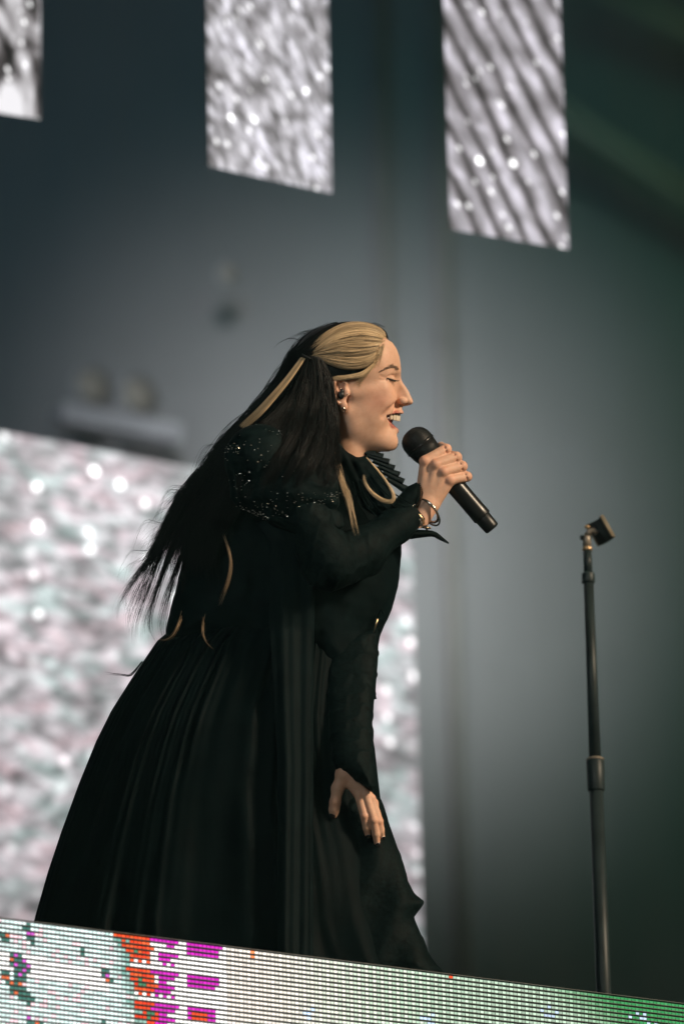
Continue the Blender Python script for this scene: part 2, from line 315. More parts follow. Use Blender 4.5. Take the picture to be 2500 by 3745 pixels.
class MB:
    """collects primitives (world coordinates) into one mesh"""
    def __init__(self): self.v = []; self.f = []; self.n = 0; self.t = []
    def add(self, v, f, tint=None):
        v = np.asarray(v, float).reshape(-1, 3); self.v.append(v)
        self.f += [tuple(i + self.n for i in q) for q in f]; self.n += len(v)
        if tint is not None: self.t.append(np.tile(tint, (len(v), 1)))
    def box(self, c, ax, ay, az, hx, hy, hz, bev=0.0):
        c, ax, ay, az = (np.asarray(q, float) for q in (c, ax, ay, az))
        if bev <= 0:
            v = [c + sx * hx * ax + sy * hy * ay + sz * hz * az for sx in (-1, 1) for sy in (-1, 1) for sz in (-1, 1)]
            f = [(0, 1, 3, 2), (4, 6, 7, 5), (0, 4, 5, 1), (2, 3, 7, 6), (0, 2, 6, 4), (1, 5, 7, 3)]
        else:
            v = []; rings = [(-hz, -bev), (-hz + bev, 0), (hz - bev, 0), (hz, -bev)]
            for z, i in rings:
                a, b = hx + i, hy + i; e = bev * 0.6
                for x, y in ((-a + e, -b), (a - e, -b), (a, -b + e), (a, b - e), (a - e, b), (-a + e, b), (-a, b - e), (-a, -b + e)):
                    v.append(c + x * ax + y * ay + z * az)
            f = [tuple(range(7, -1, -1)), tuple(range(24, 32))]
            for r in range(3):
                for i in range(8):
                    f.append((r * 8 + i, r * 8 + (i + 1) % 8, r * 8 + 8 + (i + 1) % 8, r * 8 + 8 + i))
        self.add(v, f)
    def tube(self, pts, rad, n=12, cap=True, flat=None):
        """tube through world points; rad number or list; flat=(vec, factor) squashes"""
        pts = np.asarray(pts, float); m = len(pts); rad = np.broadcast_to(np.asarray(rad, float), (m,))
        tan = np.gradient(pts, axis=0); tan /= np.linalg.norm(tan, axis=1)[:, None] + 1e-12
        ref = np.array([0.3, -0.8, 0.52]);
        if abs(np.dot(ref, tan[0])) > 0.9: ref = np.array([1.0, 0, 0])
        v = []; a = ref
        for i in range(m):
            a = a - np.dot(a, tan[i]) * tan[i]; a /= np.linalg.norm(a) + 1e-12; b = np.cross(tan[i], a)
            for k in range(n):
                th = 2 * math.pi * k / n; v.append(pts[i] + rad[i] * (math.cos(th) * a + math.sin(th) * b))
        f = [(i * n + k, i * n + (k + 1) % n, (i + 1) * n + (k + 1) % n, (i + 1) * n + k) for i in range(m - 1) for k in range(n)]
        if cap: f += [tuple(range(n - 1, -1, -1)), tuple((m - 1) * n + k for k in range(n))]
        self.add(v, f)
    def lathe(self, o, axis, prof, n=24, cap=True):
        """profile [(along, radius)...] around an axis"""
        o = np.asarray(o, float); axis = np.asarray(axis, float) / np.linalg.norm(axis)
        a = np.cross(axis, FWD)
        if np.linalg.norm(a) < 0.2: a = np.cross(axis, RIGHT)
        a /= np.linalg.norm(a); b = np.cross(axis, a); v = []
        for s, r in prof:
            for k in range(n):
                th = 2 * math.pi * k / n; v.append(o + s * axis + r * (math.cos(th) * a + math.sin(th) * b))
        m = len(prof)
        f = [(i * n + k, i * n + (k + 1) % n, (i + 1) * n + (k + 1) % n, (i + 1) * n + k) for i in range(m - 1) for k in range(n)]
        if cap: f += [tuple(range(n - 1, -1, -1)), tuple((m - 1) * n + k for k in range(n))]
        self.add(v, f)
    def torus(self, c, ax, ay, R1, R2, r, n=28, m=8):
        c, ax, ay = (np.asarray(q, float) for q in (c, ax, ay)); az = np.cross(ax, ay); v = []; f = []
        for i in range(n):
            t = 2 * math.pi * i / n; e = math.cos(t) * ax * R1 + math.sin(t) * ay * R2; en = e / np.linalg.norm(e)
            for k in range(m):
                p = 2 * math.pi * k / m; v.append(c + e + r * (math.cos(p) * en + math.sin(p) * az))
        f = [(i * m + k, ((i + 1) % n) * m + k, ((i + 1) % n) * m + (k + 1) % m, i * m + (k + 1) % m) for i in range(n) for k in range(m)]
        self.add(v, f)
    def ball(self, c, r, n=8, m=6):
        prof = [(-math.cos(math.pi * i / m) * r, max(1e-5, math.sin(math.pi * i / m) * r)) for i in range(m + 1)]
        self.lathe(c, UP, prof, n)
    def build(self, name, material, parent=None, smooth=True):
        t = np.concatenate(self.t) if self.t else None
        return mesh(name, np.concatenate(self.v), self.f, material, parent, smooth, t)

def catmull(pts, n=12, closed=False):
    p = np.asarray(pts, float); m = len(p); out = []
    for i in range(m if closed else m - 1):
        if closed: a, b, c, d = p[(i - 1) % m], p[i], p[(i + 1) % m], p[(i + 2) % m]
        else: a, b, c, d = p[max(i - 1, 0)], p[i], p[i + 1], p[min(i + 2, m - 1)]
        t = np.linspace(0, 1, n, endpoint=False)[:, None]
        out.append(0.5 * ((2 * b) + (-a + c) * t + (2 * a - 5 * b + 4 * c - d) * t ** 2 + (-a + 3 * b - 3 * c + d) * t ** 3))
    out = np.concatenate(out)
    return out if closed else np.vstack([out, p[-1]])
def resample(c, n):
    c = np.asarray(c, float); s = np.r_[0, np.cumsum(np.linalg.norm(np.diff(c, axis=0), axis=1))]
    t = np.linspace(0, s[-1], n); return np.stack([np.interp(t, s, c[:, k]) for k in range(c.shape[1])], 1)

# ------------------------------------------------------------------ implicit modelling (for the body and the close-fitting clothes)
def smin(a, b, k):
    h = np.clip(0.5 + 0.5 * (b - a) / k, 0, 1); return b * (1 - h) + a * h - k * h * (1 - h)
def smax(a, b, k): return -smin(-a, -b, k)
def sd_poly(X, Y, poly):
    """signed distance to a closed 2D polygon (negative inside)"""
    p = np.asarray(poly, float); d = np.full(X.shape, 1e9); inside = np.zeros(X.shape, bool)
    for i in range(len(p)):
        a, b = p[i], p[(i + 1) % len(p)]; e = b - a
        wx, wy = X - a[0], Y - a[1]; t = np.clip((wx * e[0] + wy * e[1]) / (e @ e + 1e-9), 0, 1)
        d = np.minimum(d, (wx - e[0] * t) ** 2 + (wy - e[1] * t) ** 2)
        c = (a[1] > Y) != (b[1] > Y)
        with np.errstate(divide='ignore', invalid='ignore'):
            xi = a[0] + (Y - a[1]) / (b[1] - a[1] + 1e-12) * e[0]
        inside ^= c & (X < xi)
    d = np.sqrt(d); return np.where(inside, -d, d)
class Grid:
    def __init__(self, lo, hi, h):
        self.lo = np.array(lo, float); self.h = h
        n = np.ceil((np.array(hi, float) - self.lo) / h).astype(int) + 1; self.n = n
        ax = [(self.lo[i] + h * np.arange(n[i])).astype(np.float32) for i in range(3)]
        self.X, self.Y, self.W = np.meshgrid(*ax, indexing='ij', sparse=True)
        self.x2, self.y2 = np.meshgrid(ax[0], ax[1], indexing='ij')
    def poly(self, poly): return sd_poly(self.x2, self.y2, poly).astype(np.float32)[:, :, None]
def ell(g, c, r, W=None):
    W = g.W if W is None else W
    x, y, w = g.X - c[0], g.Y - c[1], W - c[2]
    k0 = np.sqrt((x / r[0]) ** 2 + (y / r[1]) ** 2 + (w / r[2]) ** 2)
    k1 = np.sqrt((x / r[0] ** 2) ** 2 + (y / r[1] ** 2) ** 2 + (w / r[2] ** 2) ** 2) + 1e-9
    return k0 * (k0 - 1) / k1
def capsule(g, a, b, ra, rb, W=None):
    W = g.W if W is None else W
    a = np.array(a, float); b = np.array(b, float); e = b - a
    x, y, w = g.X - a[0], g.Y - a[1], W - a[2]
    t = np.clip((x * e[0] + y * e[1] + w * e[2]) / (e @ e), 0, 1)
    return np.sqrt((x - e[0] * t) ** 2 + (y - e[1] * t) ** 2 + (w - e[2] * t) ** 2) - (ra + (rb - ra) * t)
def chain(g, pts, rads, k=6, W=None):
    F = None
    for i in range(len(pts) - 1):
        c = capsule(g, pts[i], pts[i + 1], rads[i], rads[i + 1], W); F = c if F is None else smin(F, c, k)
    return F
def pillow(g, poly, Rr, hw, dc=0.0, dslope=0.0, y0=0.0):
    sd = g.poly(poly); w = g.W - (dc + dslope * (g.Y - y0))
    return np.sqrt(np.maximum(sd + Rr, 0) ** 2 + (w * (Rr / hw)) ** 2) - Rr
def nets(F, g):
    """naive surface nets -> vertices in grid coordinates, quads"""
    F = np.asarray(F, np.float32); s = F < 0; nx, ny, nz = F.shape
    cnt = np.zeros((nx - 1, ny - 1, nz - 1), np.int8)
    for i in (0, 1):
        for j in (0, 1):
            for k in (0, 1): cnt += s[i:nx - 1 + i, j:ny - 1 + j, k:nz - 1 + k]
    act = (cnt > 0) & (cnt < 8); idx = np.full(act.shape, -1, np.int64); ijk = np.argwhere(act); idx[act] = np.arange(len(ijk))
    acc = np.zeros((len(ijk), 3)); n = np.zeros(len(ijk))
    corners = [(i, j, k) for i in (0, 1) for j in (0, 1) for k in (0, 1)]
    for a in corners:
        for ax in range(3):
            if a[ax]: continue
            b = list(a); b[ax] = 1
            fa = F[ijk[:, 0] + a[0], ijk[:, 1] + a[1], ijk[:, 2] + a[2]]; fb = F[ijk[:, 0] + b[0], ijk[:, 1] + b[1], ijk[:, 2] + b[2]]
            m = (fa < 0) != (fb < 0); t = np.where(m, fa / np.where(m, fa - fb, 1), 0)
            p = np.tile(np.array(a, float), (len(ijk), 1)); p[:, ax] += t
            acc[m] += p[m]; n[m] += 1
    v = (ijk + acc / n[:, None]) * g.h + g.lo
    faces = []
    for ax in range(3):
        o1, o2 = (ax + 1) % 3, (ax + 2) % 3
        sl0 = [slice(None)] * 3; sl1 = [slice(None)] * 3; sl0[ax] = slice(0, -1); sl1[ax] = slice(1, None)
        e0, e1 = s[tuple(sl0)], s[tuple(sl1)]; ch = np.argwhere(e0 != e1)
        ch = ch[(ch[:, o1] > 0) & (ch[:, o2] > 0) & (ch[:, o1] < F.shape[o1] - 1) & (ch[:, o2] < F.shape[o2] - 1)]
        inside = e0[tuple(ch.T)]
        q = []
        for d1, d2 in ((-1, -1), (0, -1), (0, 0), (-1, 0)):
            c = ch.copy(); c[:, o1] += d1; c[:, o2] += d2; q.append(idx[tuple(c.T)])
        q = np.stack(q, 1); q[~inside] = q[~inside][:, ::-1]; faces.append(q)
    f = np.concatenate(faces); f = f[(f >= 0).all(1)]
    return v, f
def laplace(v, f, it=1, lam=0.5):
    for _ in range(it):
        acc = np.zeros_like(v); n = np.zeros(len(v))
        for a in range(4):
            np.add.at(acc, f[:, a], v[f[:, (a + 1) % 4]]); np.add.at(n, f[:, a], 1)
            np.add.at(acc, f[:, a], v[f[:, (a - 1) % 4]]); np.add.at(n, f[:, a], 1)
        v = v + lam * (acc / np.maximum(n, 1)[:, None] - v)
    return v
def implicit(name, F, g, material, parent, smooth_it=1, tint=None):
    v, f = nets(np.broadcast_to(F, tuple(g.n)), g); v = laplace(v, f, smooth_it)
    return mesh(name, P(v[:, 0], v[:, 1], v[:, 2]), f, material, parent, True, tint)
def crease(p): return (1 - np.abs(np.sin(p))) ** 2
def wob(x, y, w, seed=0, n=5, f0=0.02):
    """cheap smooth noise from a few sine waves"""
    r = np.random.default_rng(seed); out = 0
    for i in range(n):
        k = r.normal(size=3) * f0 * (1.5 ** i); out = out + np.sin(x * k[0] + y * k[1] + w * k[2] + r.uniform(0, 6.28)) / (1.3 ** i)
    return out / n

# ------------------------------------------------------------------ the setting
Z_TOP = at_dist(1275, 3505, 8.66)[2]          # top edge of the LED band in front of the stage
FL = at_z(0, 3353, Z_TOP); FR = at_z(2500, 3668, Z_TOP)
FDIR = FR - FL; FLEN = np.linalg.norm(FDIR); FDIR = FDIR / FLEN      # along the stage front
FNORM = np.array([FDIR[1], -FDIR[0], 0.0])                            # towards the audience
Z_FLOOR = Z_TOP - 0.22
ZV = np.array([0, 0, 1.0])
print('stage yaw', math.degrees(math.atan2(FDIR[1], FDIR[0])), 'len', FLEN, 'ztop', Z_TOP)

def quad(name, pts, material, **kw):
    o = mesh(name, pts, [tuple(range(len(pts)))], material, None, False); return tag(o, **kw)
quad('ground', [(-38, -38, 0), (38, -38, 0), (38, 38, 0), (-38, 38, 0)], M['ground'], kind='structure')
mb = MB(); c = FL + FDIR * (FLEN / 2) - FNORM * (6.0 + 0.11); c[2] = Z_FLOOR - 0.15
mb.box(c, FDIR, FNORM, ZV, 9, 6.0, 0.15); tag(mb.build('stage_floor', M['floor'], None, False), kind='structure')
# unseen roof slab, added and sized to keep the key light off the backdrop
mb = MB(); c = np.array([0, 3.4, 10.6])
mb.box(c, (1, 0, 0), (0, 1, 0), ZV, 30, 7.2, 0.12); tag(mb.build('added_shade_roof', M['roof'], None, False), kind='structure')

# grey drape behind everything
def drape():
    L0, R0 = at_dist(-2600, 1800, 17.6), at_dist(5100, 1800, 17.6)
    nx = 260; v = []; f = []
    for i in range(nx):
        t = i / (nx - 1); b = L0 + (R0 - L0) * t; off = 0.003 * math.sin(i * 1.1) + 0.006 * math.sin(i * 0.37)
        for z in (0.4, 10.2): v.append((b[0], b[1] + off, z))
    for i in range(nx - 1): f.append((2 * i, 2 * i + 2, 2 * i + 3, 2 * i + 1))
    o = mesh('backdrop_drape', v, f, M['drape']); tag(o, 'tall plain grey drape closing the back of the stage', 'backdrop')
drape()

# thin stage haze
def haze():
    mb = MB(); mb.box((0, 0, 5.2), (1, 0, 0), (0, 1, 0), ZV, 40, 40, 6.2)
    m = bpy.data.materials.new('stage_haze'); m.use_nodes = True; nt = m.node_tree; nt.nodes.clear()
    v = nt.nodes.new('ShaderNodeVolumePrincipled'); o = nt.nodes.new('ShaderNodeOutputMaterial'); nt.links.new(v.outputs[0], o.inputs['Volume'])
    v.inputs['Color'].default_value = (0.45, 0.92, 1.0, 1); v.inputs['Density'].default_value = 0.0013; v.inputs['Anisotropy'].default_value = 0.0
    tag(mb.build('haze', m, None, False), kind='stuff')
haze()

# ------------------------------------------------------------------ LED screens at the back
def screen(name, pl, pr, zlo, zhi, kind, label, cat, group=None, thick=0.02):
    pl, pr = np.array(pl), np.array(pr); ax = pr - pl; ax[2] = 0; Ln = np.linalg.norm(ax); ax /= Ln
    nrm = np.array([ax[1], -ax[0], 0.0]); c = pl.copy()
    root = empty(name, (pl[0], pl[1], zlo), label, cat, group)
    mb = MB(); cc = pl + ax * Ln / 2 - nrm * (thick / 2 + 0.004); cc[2] = (zlo + zhi) / 2
    mb.box(cc, ax, nrm, ZV, Ln / 2 - 0.01, thick / 2, (zhi - zlo) / 2 - 0.01, 0.004); mb.build('cabinet', M['cabinet'], root, False)
    # lit face, in its own frame (x along, z up)
    me = bpy.data.meshes.new('led_face'); h = zhi - zlo
    me.from_pydata([(0, 0, 0), (Ln, 0, 0), (Ln, 0, h), (0, 0, h)], [], [(0, 1, 2, 3)]); me.materials.append(screen_mat(name + '_picture', kind))
    o = bpy.data.objects.new('led_face', me); COL.objects.link(o); o.parent = root
    o.rotation_euler = (0, 0, math.atan2(ax[1], ax[0]))
    return root
def big_screen():
    z = at_dist(700, 1712, 13.2)[2]
    pr = at_z(1502, 1858, z)
    # measured on the same height: left end outside the picture
    pl = at_z(0, 1578, z); d = pr - pl; pl = pl - d * 0.55
    r = screen('led_screen', pl, pr, z - 2.2, z, 'big', 'big bright LED screen showing rippling pink and white light behind the singer', 'screen')
    for o in r.children:
        if o.name.startswith('led_face'):      # picture coordinates measured from the top right corner
            for v in o.data.vertices: v.co.x -= np.linalg.norm(pr - pl); v.co.z -= 2.2
            ax = (pr - pl) / np.linalg.norm(pr - pl); o.location = Vector(pr - pl) + Vector((0, 0, 2.2))
big_screen()
G = 'narrow hanging LED banners'
z = at_dist(0, 420, 11.2)[2]; pr_ = at_z(150, 436, z); pl_ = at_z(-2, 412, z); d_ = pr_ - pl_
screen('led_banner', pr_ - d_ / np.linalg.norm(d_) * 0.56, pr_, z, z + 1.9, 'left', 'dark blotchy LED banner hanging at the left edge of the picture', 'led banner', G)
z = at_dist(985, 650, 11.2)[2]
screen('led_banner', at_z(764, 607, z), at_z(1214, 707, z), z, z + 1.9, 'mid', 'silvery LED banner with dense fine ripples hanging above the singer', 'led banner', G)
z = at_dist(1865, 870, 11.2)[2]
screen('led_banner', at_z(1645, 838, z), at_z(2080, 912, z), z, z + 1.9, 'right', 'LED banner with clear diagonal dark stripes hanging at the right', 'led banner', G)

# ------------------------------------------------------------------ dim rigging behind
def pole(px, dist, w, label, zlo=0.5, zhi=10.2):
    b = at_dist(px, 1800, dist); r = empty('truss_pole', (b[0], b[1], Z_FLOOR), label, 'pole', 'upright poles at the back')
    mb = MB(); mb.tube([(b[0], b[1], Z_FLOOR), (b[0], b[1], zhi)], w, 14); mb.build('tube', M['pole'], r)
    for zz in (Z_FLOOR + 1.5, Z_FLOOR + 4.2):
        mb = MB(); mb.lathe((b[0], b[1], zz), ZV, [(0, w + 0.006), (0.06, w + 0.006)], 14); mb.build('coupler', M['pole'], r)
pole(1420, 17.46, 0.02, 'dim pale pole standing behind the singer, nearer the middle')
pole(1645, 17.46, 0.022, 'dim pale pole beside the right edge of the big screen')
def diag(a, b, dist, label):
    A, B = at_dist(*a, dist), at_dist(*b, dist); r = empty('roof_truss', A, label, 'truss', 'slanting roof trusses')
    dv = B - A; n = np.cross(dv, FWD); n /= np.linalg.norm(n)
    for s in (-1, 1):
        mb = MB(); mb.tube([A + n * s * 0.022, B + n * s * 0.022], 0.021, 8); mb.build('tube', M['truss'], r)
    mb = MB(); m = 14
    for i in range(m):
        mb.tube([A + dv * (i / m) + n * 0.022, A + dv * ((i + 0.5) / m) - n * 0.022, A + dv * ((i + 1) / m) + n * 0.022], 0.007, 5)
    mb.build('lacing', M['truss'], r)
diag((1900, 300), (2640, 790), 17.25, 'dim slanting truss running down to the right beside the striped banner')
diag((2180, -60), (2700, 190), 17.25, 'dim slanting truss crossing the top right corner')
def blinder(px, py, dist, label, cells, wide, q=1.0):
    c = at_dist(px, py, dist); r = empty('stage_lamp', c, label, 'stage lamp', 'unlit lamps on the back wall')
    ax = np.array([FDIR[0], FDIR[1], 0]); nr = FNORM
    if cells > 1:
        mb = MB(); mb.box(c - ZV * 0.12 * q, ax, nr, ZV, wide, 0.05 * q, 0.035 * q, 0.004); mb.build('mounting_bar', M['lamp_body'], r, False)
    for k in range(cells):
        o = c + ax * ((k - (cells - 1) / 2) * 0.17)
        mb = MB(); mb.lathe(o - nr * 0.04, nr, [(0, 0.03 * q), (0.02, 0.06 * q), (0.04, 0.075 * q)], 20); h = mb.build('housing', M['lamp_body'], r)
        mb = MB(); mb.lathe(o, nr, [(0.0, 0.06 * q), (0.012, 0.05 * q), (0.016, 0.001)], 20); mb.build('reflector', M['lamp_glass'], r)
blinder(420, 1430, 17.35, 'pair of unlit round lamps above a pale bar over the big screen', 2, 0.22)
blinder(832, 1000, 17.42, 'single small unlit lamp high on the back wall', 1, 0.02, 0.5)

# ------------------------------------------------------------------ LED band along the stage front
PITCH_LED = 0.0074
def led_band():
    nrow = 27; L0, L1 = -0.25, FLEN + 0.35; ncol = int((L1 - L0) / PITCH_LED)
    root = empty('led_band', FL * (1, 1, 0) + FDIR * FLEN / 2 * (1, 1, 0) + np.array([0, 0, Z_TOP - 0.5]),
                 'long LED band along the stage front showing white lines with an orange and magenta patch', 'led screen')
    mb = MB(); c = FL + FDIR * (L0 + L1) / 2 - FNORM * 0.05; c[2] = Z_TOP - 0.25 - 0.004
    mb.box(c, FDIR, FNORM, ZV, (L1 - L0) / 2, 0.046, 0.25); mb.build('cabinet', M['cabinet'], root, False)
    cs = L0 + (np.arange(ncol) + 0.5) * PITCH_LED                  # metres along from the left edge of the photo
    pts = FL[None] + cs[:, None] * FDIR[None]
    rel = pts - CAM; imx = NW / 2 + (rel @ RIGHT) / (rel @ FWD) / K    # which column shows where (only to lay out the picture content)
    r = np.random.default_rng(3)
    hw, hh = PITCH_LED * 0.41, PITCH_LED * 0.255
    for row in range(nrow):
        z = Z_TOP - 0.003 - (row + 0.5) * PITCH_LED
        col = led_content(row, imx, r)
        v = np.zeros((ncol, 8, 3)); base = pts.copy(); base[:, 2] = z
        for k, (sx, sz, dp) in enumerate(((-1, -1, 0.0006), (1, -1, 0.0006), (1, 1, 0.0006), (-1, 1, 0.0006), (-.72, -.6, .0024), (.72, -.6, .0024), (.72, .6, .0024), (-.72, .6, .0024))):
            v[:, k] = base + sx * hw * FDIR + sz * hh * ZV + FNORM * dp
        f0 = np.array([(4, 5, 6, 7), (0, 1, 5, 4), (1, 2, 6, 5), (2, 3, 7, 6), (3, 0, 4, 7)])
        f = (f0[None] + (np.arange(ncol) * 8)[:, None, None]).reshape(-1, 4)
        mesh('led_row', v.reshape(-1, 3), f, M['led'], root, False, np.repeat(col * (0.86 + 0.28 * r.random((ncol, 1))) * (1.55 - 0.50 * sm(imx, 700, 2000))[:, None], 8, 0))
        mb = MB(); c = FL + FDIR * (L0 + L1) / 2 + FNORM * 0.0030; c[2] = z + PITCH_LED * 0.5
        mb.box(c, FDIR, FNORM, ZV, (L1 - L0) / 2, 0.0029, PITCH_LED * 0.06); mb.build('louvre', M['louvre'], root, False)
def sm(x, a, b): t = np.clip((x - a) / (b - a), 0, 1); return t * t * (3 - 2 * t)
def led_content(row, x, r):
    n = len(x); white = np.array([1.15, 1.12, 1.08]); col = np.tile(white, (n, 1))
    j = r.random(n)
    # left third: cool white with teal and pinkish flecks, dark ragged patches
    left = x < 470
    tl = np.clip(0.5 + 0.5 * np.sin(x * 0.021 + row * 1.7) * np.sin(x * 0.047 - row * 0.6), 0, 1)
    c_teal = np.array([0.42, 0.88, 0.80]); c_pale = np.array([1.0, 1.12, 1.1]); c_pink = np.array([1.1, 0.80, 0.86])
    k = (np.sin(x * 0.33 + row * 2.1) * 0.5 + 0.5)[:, None]
    L = c_pale * (1 - k * 0.32) + c_teal * k * 0.32
    L = np.where((j > 0.88)[:, None], c_pink, L)
    bright = ((np.abs(row - 8.5 - x * 0.004) < 2.2) & (x < 400))[:, None]
    L = np.where(bright, np.array([1.3, 1.28, 1.25]), L)
    col = np.where(left[:, None], L * (0.82 + 0.18 * tl)[:, None], col)
    for cx, cy, rx, ry in ((110, 2, 22, 3.2), (70, 9, 40, 3), (75, 14.5, 45, 3.5), (20, 12, 22, 2), (300, 4, 18, 1.2), (385, 9, 20, 2.0), (15, 3.5, 22, 1.6), (395, 20, 30, 1.6), (120, 21, 30, 1.2)):
        m = ((x - cx - (row - cy) * 5) / rx) ** 2 + ((row - cy) / ry) ** 2 < 0.25 + 0.75 * r.random(n)
        pick = r.random(n)[:, None]
        dk = np.where(pick > 0.86, np.array([0.75, 0.16, 0.06]), np.where(pick > 0.74, np.array([0.65, 0.10, 0.60]), np.array([0.05, 0.17, 0.14])))
        col = np.where((m & left)[:, None], dk, col)
    # vertical band of dark teal, then the orange-red column in stacked blocks, then magenta
    blk, ph = row // 7, row % 7
    ox = 448 + row * 3.3 + (ph - 3) * 4 + r.normal(size=n) * 9
    gone = sm(x, ox - 55, ox - 6) * (x < ox)
    col = col * (1 - gone[:, None] * 0.80) + np.array([0.05, 0.34, 0.26]) * gone[:, None] * 0.7
    if ph < 6:
        x1 = 562 + blk * 3 - (14 if ph < 2 else 0) + r.normal(size=n) * 6
        m = (x >= ox) & (x < x1)
        red = np.array([0.80, 0.045, 0.016]) + np.array([0, 0.075, 0.015]) * (r.random((n, 1)) * (1.0 if blk < 2 else 0.3))
        col = np.where(m[:, None], red, col)
        if ph == 5:
            col = np.where((m & (np.arange(n) % 2 == 0))[:, None], white, col)
        mag = np.array([0.62, 0.02, 0.48]); end = {0: 806, 1: 802, 2: 800, 3: 650, 4: 625, 5: 640}[ph] - blk * 10
        mm = (x >= x1) & (x < end)
        gap = (np.sin(x * 0.035 + ph * 0.3 + blk) > (0.80 if ph in (0, 3) else 0.4))
        if ph in (0, 1, 2): gap = ((x > 655 - 25 * ph) & (x < 684)) | (gap & (x < 655) & (ph > 0))
        if ph == 5: gap = gap | (np.arange(n) % 2 == 0)
        col = np.where((mm & ~gap)[:, None], mag, col)
        if blk == 2 and ph in (1, 2): col = np.where(((x > 700) & (x < 760))[:, None], np.array([0.8, 0.07, 0.02]), col)
        nick = (np.abs(x - ox - 46) < 8) & (ph in (2, 3))
        col = np.where((nick & m)[:, None], np.array([0.06, 0.22, 0.12]), col)
    # right part: creamy lines that turn greenish, saturated green at the far end
    right = sm(x, 900, 1900)[:, None]
    alt = (np.arange(n) % 2)[:, None]
    cream = np.array([1.08, 1.0, 0.90]) * (1 - 0.18 * alt) + np.array([-0.18, 0.03, -0.06]) * alt * right * 2.2
    cream = cream * (1 - 0.10 * r.random((n, 1)))
    rr = (x > 830)[:, None]
    col = np.where(rr, cream * (1 - right) + right * (np.array([0.74, 0.98, 0.74]) * (1 - 0.35 * alt)), col)
    g = sm(x + (8 - row) * 22, 2070, 2420)[:, None] * (0.9 if row < 9 else 0.65)
    col = col * (1 - g) + np.array([0.006, 0.34, 0.075]) * g
    for cx, cy in ((2010, 5), (2330, 4), (2370, 6), (1560, 10), (1700, 14), (1130, 12)):
        m = ((x - cx) / 34) ** 2 + ((row - cy) / 1.6) ** 2 < 1
        col = np.where((m & (r.random(n) > 0.55))[:, None], np.array([0.72, 0.92, 1.15]), col)
    if row == 0: col = np.where((np.abs(x - 1645) < 9)[:, None], np.array([1.2, 0.1, 0.03]), col)
    if row < 2: col = np.where((np.abs(x - 925) < 6)[:, None], np.array([1.1, 0.3, 0.1]), col)
    return col
led_band()

# ------------------------------------------------------------------ the singer
FOOT = P(900, 3000, -200); FOOT[2] = Z_FLOOR
person = empty('person', FOOT, 'singer in a long black dress bending forward and laughing, long dark hair with blonde front', 'person')
DV = 0.325                                   # hanging cloth comes nearer to a camera that looks up
def dv(y): return -(np.asarray(y, float) - 2300) * DV

SKIN = np.array([0.60, 0.380, 0.270]); LIP = np.array([0.42, 0.15, 0.12]); BLUSH = np.array([0.58, 0.285, 0.20])
FACE = [(1250, 1182), (1330, 1186), (1385, 1210), (1414, 1240), (1434, 1252), (1450, 1276), (1460, 1304), (1464, 1330), (1466, 1351), (1465.5, 1368), (1465.5, 1377),
        (1469, 1391), (1476, 1403), (1486, 1416), (1496, 1433), (1503, 1450), (1508.5, 1462), (1510.5, 1470), (1507, 1478), (1497, 1482), (1482, 1485.5), (1473, 1488),
        (1470, 1493), (1472, 1500), (1475.5, 1507), (1473, 1514), (1466, 1518), (1440, 1535), (1438, 1550), (1446, 1560), (1455, 1571), (1454.5, 1579), (1451, 1586), (1450, 1592),
        (1454, 1605), (1456, 1618), (1454.5, 1630), (1449, 1640), (1438, 1647), (1420, 1651), (1390, 1653), (1340, 1668), (1320, 1700), (1318, 1760), (1120, 1760),
        (1120, 1560), (1062, 1440), (1062, 1300), (1120, 1210)]
MOUTH = [(1411, 1520), (1425, 1516), (1445, 1513), (1462, 1513), (1500, 1518), (1500, 1570), (1462, 1566), (1448, 1560), (1436, 1550), (1424, 1543), (1416, 1533)]
UP_LIP = [(1468, 1510, 0), (1463, 1508, 22), (1446, 1509, 42), (1414, 1520, 61)]; UP_R = [6.5, 6.5, 5.5, 3.5]
LO_LIP = [(1448, 1575, 0), (1443, 1570, 22), (1430, 1558, 44), (1413, 1527, 62)]; LO_R = [9, 8.5, 6.5, 3]
